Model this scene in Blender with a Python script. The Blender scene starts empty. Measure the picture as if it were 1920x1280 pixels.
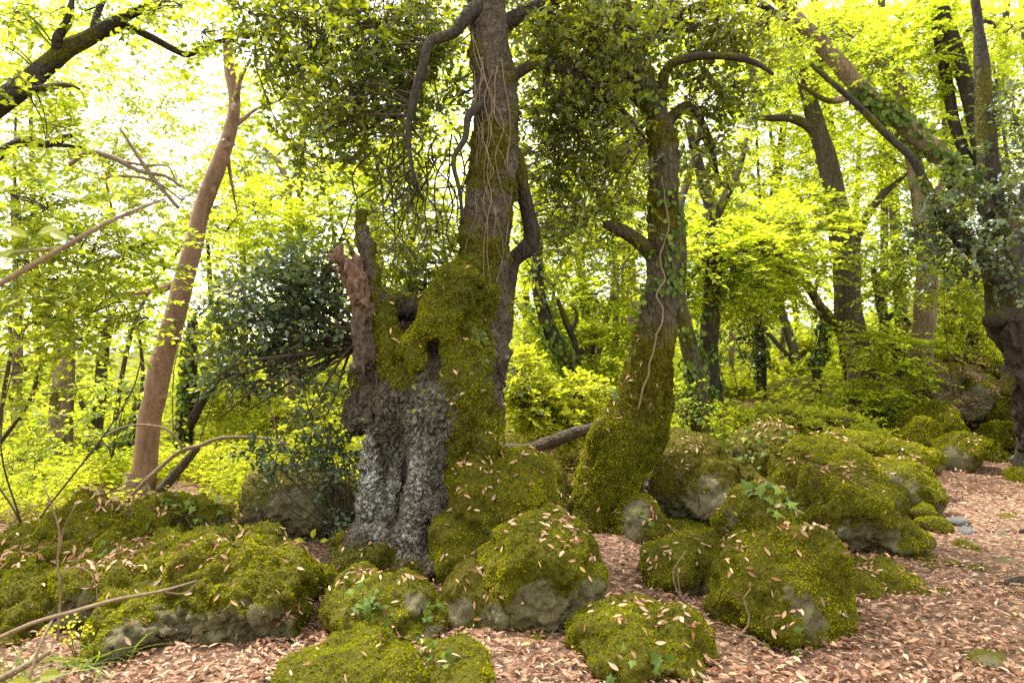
import bpy, math, random
import numpy as np
from mathutils import Vector, Matrix

# ------------------------------------------------------------------ camera, sky, sun, exposure
sc = bpy.context.scene
COL = sc.collection
EYE = np.array([0.0, 0.0, 1.5])
FPX = 1387.0                      # focal length in pixels of the 1920 px wide photograph
cam = bpy.data.cameras.new('camera'); cam.sensor_width = 36.0; cam.lens = 36.0 * FPX / 1920.0
cam.clip_start = 0.05; cam.clip_end = 600.0
cam.dof.use_dof = True; cam.dof.focus_distance = 5.0; cam.dof.aperture_fstop = 2.4
camo = bpy.data.objects.new('camera', cam); COL.objects.link(camo)
camo.location = EYE; camo.rotation_euler = (math.radians(90), 0, 0); sc.camera = camo

SUN_DIR = Vector((-0.36, 0.26, 0.90)).normalized()
SUN_EL = math.asin(SUN_DIR.z); SUN_ROT = math.atan2(SUN_DIR.x, SUN_DIR.y)
world = bpy.data.worlds.new('World'); sc.world = world; world.use_nodes = True
wn = world.node_tree; wn.nodes.clear()
sky = wn.nodes.new('ShaderNodeTexSky'); sky.sky_type = 'NISHITA'; sky.sun_disc = False
sky.sun_elevation = SUN_EL; sky.sun_rotation = SUN_ROT
sky.dust_density = 4.0; sky.air_density = 0.8; sky.ozone_density = 0.6; sky.altitude = 300
veil = wn.nodes.new('ShaderNodeMix'); veil.data_type = 'RGBA'      # thin white overcast over the blue
veil.inputs[0].default_value = 0.72; veil.inputs[7].default_value = (8.6, 8.5, 8.1, 1)
bg = wn.nodes.new('ShaderNodeBackground'); bg.inputs[1].default_value = 0.15
wo = wn.nodes.new('ShaderNodeOutputWorld')
wn.links.new(sky.outputs[0], veil.inputs[6]); wn.links.new(veil.outputs[2], bg.inputs[0]); wn.links.new(bg.outputs[0], wo.inputs[0])
sl = bpy.data.lights.new('sun', 'SUN'); sl.energy = 3.9; sl.angle = math.radians(14); sl.color = (1.0, 0.95, 0.86)
so = bpy.data.objects.new('sun', sl); COL.objects.link(so)
so.rotation_euler = SUN_DIR.to_track_quat('Z', 'Y').to_euler(); so.location = (-20, 17, 32)
sc.view_settings.view_transform = 'Standard'; sc.view_settings.look = 'None'
sc.view_settings.exposure = 1.75; sc.view_settings.gamma = 1.0; sc.view_settings.use_curve_mapping = False
sc.render.engine = 'CYCLES'
cy = sc.cycles
cy.max_bounces = 7; cy.diffuse_bounces = 5; cy.glossy_bounces = 2; cy.transmission_bounces = 4; cy.transparent_max_bounces = 4
cy.sample_clamp_indirect = 6.0; cy.use_denoising = False; cy.caustics_reflective = False; cy.caustics_refractive = False

# ------------------------------------------------------------------ helpers
rng = np.random.default_rng(20)
def P(px, py, d):
    """photograph pixel at a depth in metres -> point of the place"""
    return np.array([(px - 960.0) / FPX * d, d, 1.5 - (py - 640.0) / FPX * d])
def project(V):
    y = np.maximum(V[:, 1], 0.1)
    return 960 + V[:, 0] / y * FPX, 640 - (V[:, 2] - 1.5) / y * FPX
def unit(a): return a / np.maximum(np.linalg.norm(a, axis=-1, keepdims=True), 1e-9)
def sstep(x, a, b):
    t = np.clip((x - a) / (b - a), 0, 1); return t * t * (3 - 2 * t)
_r = np.random.default_rng(3)
PERM = _r.permutation(256); GRAD = unit(_r.normal(size=(256, 3)))
def noise(p):
    p = np.asarray(p, float); i = np.floor(p).astype(int); f = p - i
    u = f * f * f * (f * (f * 6 - 15) + 10); out = 0
    for dx in (0, 1):
        for dy in (0, 1):
            for dz in (0, 1):
                h = PERM[(PERM[(PERM[(i[:, 0] + dx) & 255] + i[:, 1] + dy) & 255] + i[:, 2] + dz) & 255]
                g = GRAD[h]
                d = g[:, 0] * (f[:, 0] - dx) + g[:, 1] * (f[:, 1] - dy) + g[:, 2] * (f[:, 2] - dz)
                w = (u[:, 0] if dx else 1 - u[:, 0]) * (u[:, 1] if dy else 1 - u[:, 1]) * (u[:, 2] if dz else 1 - u[:, 2])
                out = out + w * d
    return out * 1.6
def fbm(p, o=4, s=0.0):
    p = np.asarray(p, float) + s * 17.3; a = 1.0; r = 0
    for k in range(o):
        r = r + a * noise(p); p = p * 2.03 + 5.1; a *= 0.5
    return r
def ridged(p, o=3, s=0.0):
    p = np.asarray(p, float) + s * 9.7; a = 1.0; r = 0
    for k in range(o):
        r = r + a * (1 - np.abs(noise(p)) * 2); p = p * 2.1 + 3.7; a *= 0.5
    return r
CELL = _r.random((256, 3))
def worley(p):
    i = np.floor(p).astype(int); f1 = np.full(len(p), 9.0); f2 = np.full(len(p), 9.0)
    for dx in (-1, 0, 1):
        for dy in (-1, 0, 1):
            for dz in (-1, 0, 1):
                c = i + (dx, dy, dz)
                h = PERM[(PERM[(PERM[c[:, 0] & 255] + c[:, 1]) & 255] + c[:, 2]) & 255]
                d = np.linalg.norm(c + CELL[h] - p, axis=1)
                f2 = np.minimum(f2, np.maximum(f1, d)); f1 = np.minimum(f1, d)
    return f1, f2

def mesh(name, V, F, attrs=None, smooth=True):
    V = np.ascontiguousarray(V, np.float32); F = np.ascontiguousarray(F, np.int32)
    m = bpy.data.meshes.new(name)
    m.vertices.add(len(V)); m.vertices.foreach_set('co', V.ravel())
    m.loops.add(F.size); m.loops.foreach_set('vertex_index', F.ravel())
    m.polygons.add(len(F)); m.polygons.foreach_set('loop_start', np.arange(0, F.size, 3, dtype=np.int32))
    if smooth: m.polygons.foreach_set('use_smooth', np.ones(len(F), bool))
    else: m.polygons.foreach_set('use_smooth', np.zeros(len(F), bool))
    for k, a in (attrs or {}).items():
        at = m.attributes.new(k, 'FLOAT', 'POINT'); at.data.foreach_set('value', np.ascontiguousarray(a, np.float32))
    m.update(calc_edges=True)
    return m
def tag(o, label=None, cat=None, group=None, kind=None):
    if label: o['label'] = label
    if cat: o['category'] = cat
    if group: o['group'] = group
    if kind: o['kind'] = kind
    return o
def obj(name, V, F, mat, parent=None, origin=None, attrs=None, smooth=True, kind=None):
    """one mesh object, its vertices given in world coordinates"""
    org = np.array(parent.location if parent is not None else (origin if origin is not None else (0, 0, 0)), float)
    o = bpy.data.objects.new(name, mesh(name, np.asarray(V) - org, F, attrs, smooth)); COL.objects.link(o)
    o.data.materials.append(mat)
    if parent is not None: o.parent = parent
    else: o.location = org
    if kind: o['kind'] = kind
    return o
def thing(name, loc, label, cat, group=None):
    o = bpy.data.objects.new(name, None); COL.objects.link(o); o.location = [float(x) for x in loc]; o.empty_display_size = 0.2
    return tag(o, label, cat, group)
def join(parts):
    Vs, Fs, n = [], [], 0
    for V, F in parts:
        Vs.append(V); Fs.append(F + n); n += len(V)
    return np.concatenate(Vs), np.concatenate(Fs)
def vnormals(V, F):
    fn = np.cross(V[F[:, 1]] - V[F[:, 0]], V[F[:, 2]] - V[F[:, 0]])
    N = np.zeros_like(V)
    for k in range(3):
        for c in range(3): N[:, c] += np.bincount(F[:, k], fn[:, c], len(V))
    return unit(N)
def catmull(pts, n):
    pts = np.asarray(pts, float); K = len(pts)
    if K == 2: return pts[0] + (pts[1] - pts[0]) * np.linspace(0, 1, n)[:, None]
    q = np.vstack([2 * pts[0] - pts[1], pts, 2 * pts[-1] - pts[-2]])
    u = np.linspace(0, K - 1 - 1e-6, n); i = u.astype(int); t = (u - i)[:, None]
    a, b, c, d = q[i], q[i + 1], q[i + 2], q[i + 3]
    return 0.5 * (2 * b + (c - a) * t + (2 * a - 5 * b + 4 * c - d) * t ** 2 + (3 * b - a - 3 * c + d) * t ** 3)
def tube(pts, rad, sides=12, seg=None, cap=True, wob=0.0, freq=3.0, seed=0.0, flare=0.0):
    """tapered tube through points with radii, surface uneven by wob (share of the radius)"""
    pr = np.column_stack([np.asarray(pts, float), np.asarray(rad, float)])
    L = np.sum(np.linalg.norm(np.diff(pr[:, :3], axis=0), axis=1))
    if seg is None: seg = int(np.clip(L / max(0.05, np.mean(rad) * 0.6), 6, 90))
    c = catmull(pr, seg + 1); C = c[:, :3]; R = np.maximum(c[:, 3], 0.0015)
    T = unit(np.gradient(C, axis=0)); up = np.array([0.0, 1.0, 0.0]) if abs(T[0, 1]) < 0.9 else np.array([1.0, 0, 0])
    n = unit(np.cross(T[0], up)); rows = []
    ang = np.arange(sides) / sides * 2 * math.pi
    for k in range(seg + 1):
        n = unit(n - T[k] * np.dot(n, T[k])); b = np.cross(T[k], n)
        d = np.cos(ang)[:, None] * n + np.sin(ang)[:, None] * b
        rows.append(C[k] + d * R[k] * (1 + flare * math.exp(-k / max(1, seg * 0.05)) * (0.6 + 0.4 * np.cos(ang * 3 + seed))[:, None]))
    V = np.concatenate(rows)
    if wob:
        ctr = np.repeat(C, sides, axis=0); dv = V - ctr; rr = np.repeat(R, sides)
        s = fbm(V * freq / np.array([1, 1, 2.2]) + seed * 7.7, 3)
        V = ctr + dv * (1 + wob * s)[:, None]
    i = np.arange(seg)[:, None] * sides; j = np.arange(sides)[None]; j2 = (j + 1) % sides
    a, b2, c2, d2 = i + j, i + j2, i + sides + j2, i + sides + j
    F = np.concatenate([np.stack([a, b2, c2], -1).reshape(-1, 3), np.stack([a, c2, d2], -1).reshape(-1, 3)])
    if cap:
        V = np.vstack([V, C[0], C[-1]]); n0, n1 = len(V) - 2, len(V) - 1; jj = np.arange(sides); k2 = (jj + 1) % sides
        F = np.vstack([F, np.column_stack([k2, jj, np.full(sides, n0)]), np.column_stack([seg * sides + jj, seg * sides + k2, np.full(sides, n1)])])
    return V, F
def px_path(path, depth):
    pts = [P(q[0], q[1], depth + (q[3] if len(q) > 3 else 0)) for q in path]
    rad = [q[2] * (depth + (q[3] if len(q) > 3 else 0)) / FPX for q in path]
    return np.array(pts), np.array(rad)
def strands(A, B, r0, r1, bow, nseg=4, sides=3):
    """many thin bent twigs at once, from A to B"""
    N = len(A)
    if N == 0: return np.zeros((0, 3)), np.zeros((0, 3), int)
    d = B - A; L = np.linalg.norm(d, axis=1, keepdims=True)
    M = (A + B) / 2 + rng.normal(size=(N, 3)) * L * bow + np.array([0, 0, 1]) * L * bow * 0.8
    t = np.linspace(0, 1, nseg + 1)[None, :, None]
    C = (1 - t) ** 2 * A[:, None] + 2 * t * (1 - t) * M[:, None] + t ** 2 * B[:, None]
    C[:, 1:-1] += rng.normal(size=(N, nseg - 1, 3)) * L[:, None] * 0.02
    T = unit(d); n = unit(np.cross(T, rng.normal(size=(N, 3)))); b = np.cross(T, n)
    ang = np.arange(sides) / sides * 2 * math.pi
    dirs = np.cos(ang)[None, :, None] * n[:, None] + np.sin(ang)[None, :, None] * b[:, None]
    r0 = np.broadcast_to(np.asarray(r0, float), (N,)); r1 = np.broadcast_to(np.asarray(r1, float), (N,))
    R = r0[:, None] + (r1 - r0)[:, None] * np.linspace(0, 1, nseg + 1)[None]
    V = (C[:, :, None] + dirs[:, None] * R[:, :, None, None]).reshape(-1, 3)
    base = (np.arange(N) * (nseg + 1) * sides)[:, None, None]; k = np.arange(nseg)[None, :, None] * sides; j = np.arange(sides)[None, None]
    j2 = (j + 1) % sides; a, b2, c2, d2 = base + k + j, base + k + j2, base + k + sides + j2, base + k + sides + j
    F = np.concatenate([np.stack([a, b2, c2], -1).reshape(-1, 3), np.stack([a, c2, d2], -1).reshape(-1, 3)])
    return V, F
def remesh(parts, voxel, smooth=2):
    V, F = join(parts)
    m = mesh('tmp', V, F); o = bpy.data.objects.new('tmp', m); COL.objects.link(o)
    r = o.modifiers.new('r', 'REMESH'); r.mode = 'VOXEL'; r.voxel_size = voxel
    if smooth:
        s = o.modifiers.new('s', 'SMOOTH'); s.factor = 0.5; s.iterations = smooth
    dg = bpy.context.evaluated_depsgraph_get(); e = o.evaluated_get(dg); em = e.to_mesh()
    em.calc_loop_triangles()
    v = np.empty(len(em.vertices) * 3, np.float32); em.vertices.foreach_get('co', v)
    f = np.empty(len(em.loop_triangles) * 3, np.int32); em.loop_triangles.foreach_get('vertices', f)
    e.to_mesh_clear(); bpy.data.objects.remove(o); bpy.data.meshes.remove(m)
    return v.reshape(-1, 3).astype(float), f.reshape(-1, 3)
def sample(V, F, n, w=None):
    a, b, c = V[F[:, 0]], V[F[:, 1]], V[F[:, 2]]
    cr = np.cross(b - a, c - a); ar = np.linalg.norm(cr, axis=1)
    if w is not None: ar = ar * w[F].mean(axis=1)
    if n <= 0 or ar.sum() <= 0: return np.zeros((0, 3)), np.zeros((0, 3)), np.zeros(0, int)
    i = rng.choice(len(F), n, p=ar / ar.sum()); u = rng.random(n); v = rng.random(n); k = u + v > 1; u[k] = 1 - u[k]; v[k] = 1 - v[k]
    return a[i] + (b - a)[i] * u[:, None] + (c - a)[i] * v[:, None], unit(cr[i]), i
def area(V, F, w=None):
    ar = np.linalg.norm(np.cross(V[F[:, 1]] - V[F[:, 0]], V[F[:, 2]] - V[F[:, 0]]), axis=1) / 2
    return float((ar * (w[F].mean(axis=1) if w is not None else 1)).sum())
def leaves(pos, d, n, L, W, kind='q', fold=0.18, curl=0.15, rnd=None):
    """leaf blades: kind q = folded kite (2 triangles), m = shaped blade with midrib (6 triangles)"""
    N = len(pos); d = unit(d); s = unit(np.cross(d, n)); n = np.cross(s, d)
    L = np.broadcast_to(np.asarray(L, float), (N,))[:, None]; W = np.broadcast_to(np.asarray(W, float), (N,))[:, None]
    if rnd is None: rnd = rng.random(N)
    if kind == 'q':
        V = np.stack([pos, pos + d * L * 0.5 + s * W / 2 + n * W * fold, pos + d * L - n * L * curl, pos + d * L * 0.5 - s * W / 2 + n * W * fold], 1)
        tri = np.array([[0, 1, 2], [0, 2, 3]]); k = 4
    elif kind == 'h':      # four-triangle blade with a midrib
        c1 = pos + d * L * .48; V = np.stack([pos, c1 + s * W * .48 + n * (W * fold - L * curl * .2), pos + d * L - n * L * curl, c1 - s * W * .48 + n * (W * fold - L * curl * .2), c1 - n * L * curl * .2], 1)
        tri = np.array([[0, 1, 4], [1, 2, 4], [2, 3, 4], [3, 0, 4]]); k = 5
    else:
        def at(t, w, z): return pos + d * L * t + s * W * w + n * (W * z - L * curl * t * t)
        V = np.stack([at(0, 0, 0), at(.22, .36, fold), at(.6, .46, fold), at(1, 0, 0), at(.6, -.46, fold), at(.22, -.36, fold), at(.5, 0, 0)], 1)
        tri = np.array([[0, 1, 6], [1, 2, 6], [2, 3, 6], [3, 4, 6], [4, 5, 6], [5, 0, 6]]); k = 7
    F = (np.arange(N)[:, None, None] * k + tri[None]).reshape(-1, 3)
    return V.reshape(-1, 3), F, np.repeat(rnd, k)
def joinl(parts):
    V, F = join([(p[0], p[1]) for p in parts]); return V, F, np.concatenate([p[2] for p in parts])

# ------------------------------------------------------------------ materials
def nodes(name):
    m = bpy.data.materials.new(name); m.use_nodes = True; nt = m.node_tree; nt.nodes.clear()
    out = nt.nodes.new('ShaderNodeOutputMaterial')
    return m, nt, out
def ramp(nt, stops, fac):
    r = nt.nodes.new('ShaderNodeValToRGB'); e = r.color_ramp.elements
    while len(e) < len(stops): e.new(0.5)
    for k, (p, c) in enumerate(stops): e[k].position = p; e[k].color = (*c, 1)
    nt.links.new(fac, r.inputs[0]); return r.outputs[0]
def attr(nt, name):
    a = nt.nodes.new('ShaderNodeAttribute'); a.attribute_name = name; return a.outputs['Fac']
def ntex(nt, scale, detail=4, rough=0.6, vec=None):
    t = nt.nodes.new('ShaderNodeTexNoise'); t.inputs['Scale'].default_value = scale; t.inputs['Detail'].default_value = detail; t.inputs['Roughness'].default_value = rough
    if vec is None:
        g = nt.nodes.new('ShaderNodeNewGeometry'); vec = g.outputs['Position']
    nt.links.new(vec, t.inputs['Vector']); return t.outputs[0]
def mixc(nt, fac, a, b):
    x = nt.nodes.new('ShaderNodeMix'); x.data_type = 'RGBA'
    for v, i in ((fac, 0), (a, 6), (b, 7)):
        if hasattr(v, 'is_linked'): nt.links.new(v, x.inputs[i])
        else: x.inputs[i].default_value = v if i == 0 else (*v, 1)
    return x.outputs[2]
def cracks(nt, scale, stretch, warp=.05):
    """distance from the nearest bark fissure, 0 in the fissure"""
    g = nt.nodes.new('ShaderNodeNewGeometry'); n = nt.nodes.new('ShaderNodeTexNoise'); n.inputs['Scale'].default_value = 9; n.inputs['Detail'].default_value = 3; nt.links.new(g.outputs['Position'], n.inputs['Vector'])
    a = nt.nodes.new('ShaderNodeVectorMath'); a.operation = 'MULTIPLY_ADD'; nt.links.new(n.outputs[1], a.inputs[0]); a.inputs[1].default_value = (warp, warp, warp); nt.links.new(g.outputs['Position'], a.inputs[2])
    mp = nt.nodes.new('ShaderNodeMapping'); mp.inputs['Scale'].default_value = stretch; nt.links.new(a.outputs[0], mp.inputs[0])
    v = nt.nodes.new('ShaderNodeTexVoronoi'); v.feature = 'DISTANCE_TO_EDGE'; v.inputs['Scale'].default_value = scale; nt.links.new(mp.outputs[0], v.inputs['Vector'])
    return v.outputs['Distance']
def math_(nt, op, a, b):
    x = nt.nodes.new('ShaderNodeMath'); x.operation = op; x.use_clamp = True
    for v, i in ((a, 0), (b, 1)):
        if hasattr(v, 'is_linked'): nt.links.new(v, x.inputs[i])
        else: x.inputs[i].default_value = v
    return x.outputs[0]
def leaf_mat(name, stops, trans, tfac=0.5, rough=0.45, spec=0.3, obj_random=False):
    """leaf: reflecting blade mixed with light coming through it"""
    m, nt, out = nodes(name)
    if obj_random: f = nt.nodes.new('ShaderNodeObjectInfo').outputs['Random']
    else: f = attr(nt, 'rnd')
    b = nt.nodes.new('ShaderNodeBsdfPrincipled'); b.inputs['Roughness'].default_value = rough; b.inputs['Specular IOR Level'].default_value = spec
    nt.links.new(ramp(nt, stops, f), b.inputs['Base Color'])
    t = nt.nodes.new('ShaderNodeBsdfTranslucent'); nt.links.new(ramp(nt, trans, f), t.inputs[0])
    x = nt.nodes.new('ShaderNodeMixShader'); x.inputs[0].default_value = tfac
    nt.links.new(b.outputs[0], x.inputs[1]); nt.links.new(t.outputs[0], x.inputs[2]); nt.links.new(x.outputs[0], out.inputs[0])
    return m
M = {}
M['lime'] = leaf_mat('lime_leaf', [(0, (.075, .115, .010)), (.5, (.14, .175, .014)), (1, (.22, .235, .03))], [(0, (.34, .47, .012)), (.5, (.60, .68, .022)), (1, (.84, .84, .06))], .60, .5, .25)
M['fresh'] = leaf_mat('fresh_leaf', [(0, (.060, .092, .012)), (.5, (.115, .155, .018)), (1, (.20, .22, .035))], [(0, (.26, .36, .012)), (.5, (.52, .60, .022)), (1, (.76, .78, .05))], .55, .42, .35)
M['holm'] = leaf_mat('holm_oak_leaf', [(0, (.030, .046, .014)), (.5, (.058, .080, .018)), (.85, (.10, .115, .018)), (1, (.16, .16, .02))], [(0, (.11, .15, .006)), (.5, (.31, .35, .008)), (1, (.62, .62, .012))], .48, .34, .55)
M['pale'] = leaf_mat('pale_leaf', [(0, (.10, .14, .03)), (.5, (.18, .21, .05)), (1, (.26, .27, .08))], [(0, (.42, .52, .04)), (.5, (.66, .70, .08)), (1, (.84, .84, .16))], .58, .5, .25)
M['evergreen'] = leaf_mat('evergreen_leaf', [(0, (.030, .052, .028)), (.5, (.058, .088, .042)), (1, (.12, .14, .055))], [(0, (.03, .06, .01)), (.5, (.09, .12, .012)), (1, (.25, .26, .02))], .32, .33, .55)
M['ivy'] = leaf_mat('ivy_leaf', [(0, (.040, .075, .014)), (.5, (.078, .12, .020)), (1, (.16, .20, .035))], [(0, (.08, .14, .01)), (1, (.28, .36, .02))], .3, .55, .15)
M['under'] = leaf_mat('undergrowth_leaf', [(0, (.11, .145, .014)), (.5, (.24, .275, .026)), (1, (.38, .38, .06))], [(0, (.36, .42, .012)), (.5, (.64, .66, .02)), (1, (.84, .80, .05))], .5, .6, .1)
DRY = [(0, (.085, .040, .022)), (.25, (.21, .095, .048)), (.5, (.35, .185, .108)), (.72, (.46, .285, .185)), (.9, (.58, .42, .31)), (1, (.56, .33, .07))]
M['dry'] = leaf_mat('dry_leaf', DRY, [(0, (.2, .08, .03)), (1, (.5, .28, .12))], .12, .55, .3)
M['dry_single'] = leaf_mat('dry_leaf_single', [(p, (c[0] * 1.1, c[1] * 1.1, c[2] * 1.1)) for p, c in DRY], [(0, (.2, .08, .03)), (1, (.5, .28, .12))], .12, .55, .3, True)
M['moss'] = leaf_mat('moss_frond', [(0, (.040, .046, .002)), (.3, (.112, .122, .002)), (.6, (.210, .215, .003)), (.85, (.31, .305, .004)), (1, (.42, .39, .008))], [(0, (.10, .11, .002)), (.5, (.32, .335, .002)), (1, (.50, .49, .004))], .38, .85, .0)
M['brown_moss'] = leaf_mat('brown_moss_frond', [(0, (.030, .022, .003)), (.35, (.075, .055, .004)), (.7, (.135, .110, .004)), (1, (.20, .18, .005))], [(0, (.07, .05, .004)), (1, (.22, .2, .008))], .3, .85, .0)  # brown moss; on boulders it also carries the painted shade of their sides
M['grass'] = leaf_mat('grass_blade', [(0, (.07, .12, .02)), (1, (.16, .22, .03))], [(0, (.12, .22, .01)), (1, (.34, .4, .02))], .4, .5, .3)
M['fern'] = leaf_mat('fern_frond', [(0, (.10, .14, .035)), (1, (.26, .28, .09))], [(0, (.14, .2, .02)), (1, (.3, .34, .05))], .35, .6, .2)
M['dryfern'] = leaf_mat('dry_fern_frond', [(0, (.10, .045, .025)), (.6, (.24, .12, .07)), (1, (.38, .24, .16))], [(0, (.1, .04, .02)), (1, (.3, .16, .08))], .25, .7, .1)
M['flower'] = leaf_mat('yellow_flower', [(0, (.55, .5, .02)), (1, (.7, .66, .05))], [(0, (.5, .5, .02)), (1, (.6, .6, .04))], .3, .6, .2)

# moss undercoat colours are the same pigment as the fronds
def surf(name, lo, hi, spots=None, moss=None, bump=0.5, bscale=60, scale=6, rough=0.9, moss_cols=((.026, .022, .002), (.095, .085, .003)), stretch=None, crack=22):
    """stone or bark: two-tone noise, optional lichen spots, moss where the 'moss' attribute says it grows"""
    m, nt, out = nodes(name)
    g = nt.nodes.new('ShaderNodeNewGeometry'); vec = g.outputs['Position']
    if stretch:
        mp = nt.nodes.new('ShaderNodeMapping'); mp.inputs['Scale'].default_value = stretch; nt.links.new(vec, mp.inputs[0]); vec = mp.outputs[0]
    n1 = ntex(nt, scale, 6, .65, vec); n2 = ntex(nt, bscale, 5, .7, vec)
    c = ramp(nt, [(.3, lo), (.72, hi)], math_(nt, 'ADD', math_(nt, 'MULTIPLY', n1, .6), math_(nt, 'MULTIPLY', n2, .4)))
    if spots:
        col, thr, scl = spots
        n3 = ntex(nt, scl, 7, .7)
        c = mixc(nt, ramp(nt, [(thr, (0, 0, 0)), (thr + .07, (1, 1, 1))], n3), c, col)
    if moss:
        n4 = ntex(nt, 45, 5, .7)
        mc = ramp(nt, [(.3, moss_cols[0]), (.7, moss_cols[1])], n4)
        c = mixc(nt, math_(nt, 'MULTIPLY', attr(nt, 'moss'), 1.0), c, mc)
    b = nt.nodes.new('ShaderNodeBsdfPrincipled'); b.inputs['Roughness'].default_value = rough; b.inputs['Specular IOR Level'].default_value = .2
    nt.links.new(c, b.inputs['Base Color'])
    bp = nt.nodes.new('ShaderNodeBump'); bp.inputs['Strength'].default_value = bump; bp.inputs['Distance'].default_value = 0.02
    if stretch and crack:
        h = ramp(nt, [(0, (0, 0, 0)), (.16, (1, 1, 1))], cracks(nt, crack, (1, 1, .22), .08)); hh = nt.nodes.new('ShaderNodeMath'); hh.operation = 'MULTIPLY_ADD'; nt.links.new(h, hh.inputs[0]); hh.inputs[1].default_value = .9; nt.links.new(n2, hh.inputs[2]); nt.links.new(hh.outputs[0], bp.inputs['Height'])
    else: nt.links.new(n2, bp.inputs['Height'])
    nt.links.new(bp.outputs[0], b.inputs['Normal']); nt.links.new(b.outputs[0], out.inputs[0])
    return m
M['rock'] = surf('mossy_rock', (.042, .036, .017), (.18, .155, .085), ((.33, .31, .21), .61, 9), True, .7, 70, 7)
M['greyrock'] = surf('grey_rock', (.035, .035, .036), (.13, .125, .12), None, True, .6, 60, 8)
M['bark'] = surf('brown_bark', (.030, .024, .015), (.105, .082, .050), ((.12, .118, .085), .62, 8), True, .9, 40, 9, stretch=(1, 1, .28))
M['palebark'] = surf('pale_bark', (.085, .058, .038), (.32, .225, .15), ((.12, .085, .05), .62, 7), True, .8, 40, 9, stretch=(1, 1, .25))
M['darkbark'] = surf('dark_bark', (.016, .013, .010), (.055, .043, .032), None, True, .9, 40, 9, stretch=(1, 1, .3))
M['tan'] = surf('bare_tan_wood', (.085, .046, .030), (.34, .205, .140), ((.44, .32, .25), .60, 7), True, 1.0, 30, 7, .7, stretch=(1, 1, .18), crack=0)
M['deadwood'] = surf('red_dead_wood', (.06, .022, .012), (.34, .15, .075), None, None, 1.0, 45, 9, stretch=(1, 1, .3))
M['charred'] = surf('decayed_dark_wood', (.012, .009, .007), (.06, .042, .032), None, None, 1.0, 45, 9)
M['twig'] = surf('dark_twig', (.030, .022, .015), (.085, .062, .042), None, None, .4, 60, 15)
M['tantwig'] = surf('tan_twig', (.085, .06, .036), (.24, .172, .11), None, None, .4, 60, 15)
M['dirt'] = surf('forest_floor', (.035, .020, .012), (.20, .115, .072), ((.36, .22, .145), .52, 22), True, .8, 45, 11)

# ------------------------------------------------------------------ ground
_ctl = [P(*c) for c in [(-60, 950, 8), (100, 905, 10), (400, 880, 10), (550, 850, 12), (0, 820, 18), (400, 790, 20), (700, 760, 18), (250, 925, 7.2),
    (1000, 835, 9), (1000, 735, 14), (1300, 805, 9), (1300, 725, 14), (1480, 750, 12), (1500, 670, 20), (1600, 700, 13), (1790, 705, 11.5),
    (1860, 880, 8.6), (1900, 845, 10), (1960, 840, 11), (1900, 720, 14), (1700, 610, 25), (1000, 670, 25), (500, 730, 33), (-500, 830, 25), (2300, 560, 30), (1200, 560, 45), (600, 640, 50)]]
_ctl += [np.array([x, y, 0.0]) for x in (-6, -4.5, -3, -1.5, 0, 1.5, 3, 4.5, 6) for y in (1.0, 2.5, 4.0, 5.5, 6.8)]
_ctl += [np.array([x, -6.0, 0.0]) for x in (-9, 0, 9)] + [np.array([x, 110.0, z]) for x, z in ((-90, -3), (0, 4), (90, 14))] + [np.array([-60, 30, -4.0]), np.array([60, 30, 6.0])]
_ctl = np.array(_ctl)
def height(x, y, bumps=True):
    x = np.asarray(x, float); y = np.asarray(y, float)
    d2 = (x[..., None] - _ctl[:, 0]) ** 2 + (y[..., None] - _ctl[:, 1]) ** 2 + 0.25
    w = d2 ** -1.6
    h = (w * _ctl[:, 2]).sum(-1) / w.sum(-1)
    if bumps:
        q = np.stack([x, y, np.zeros_like(x)], -1).reshape(-1, 3)
        far = np.clip((q[:, 1] - 7) / 6, 0, 1)
        h = h + (0.035 * fbm(q * 1.3, 3) + 0.012 * fbm(q * 6, 2, 3) + far * 0.16 * fbm(q * .55, 3, 5)).reshape(h.shape)
    return h
_n = 264
u = np.linspace(-1, 1, _n); xs = np.sinh(u * 4.0) / np.sinh(4.0) * 80
v = np.linspace(0, 1, _n); ys = -5 + np.sinh(v * 3.4) / np.sinh(3.4) * 120
GX, GY = np.meshgrid(xs, ys)
GZ = np.concatenate([height(GX[k:k + 30], GY[k:k + 30]) for k in range(0, _n, 30)])
GV = np.column_stack([GX.ravel(), GY.ravel(), GZ.ravel()])
i = np.arange(_n - 1)[:, None] * _n; j = np.arange(_n - 1)[None]
GF = np.concatenate([np.stack([i + j, i + j + 1, i + j + 1 + _n], -1).reshape(-1, 3), np.stack([i + j, i + j + 1 + _n, i + j + _n], -1).reshape(-1, 3)])
gm = np.clip(sstep(fbm(GV * .9, 4, 2) + (GV[:, 1] - 9) * .25, -.1, .5), 0, 1) * np.where(GV[:, 0] > 3.6, sstep(GV[:, 1], 10, 12), sstep(GV[:, 1], 6.3, 7.5))
ground = obj('ground', GV, GF, M['dirt'], attrs={'moss': gm}); ground['kind'] = 'structure'

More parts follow.
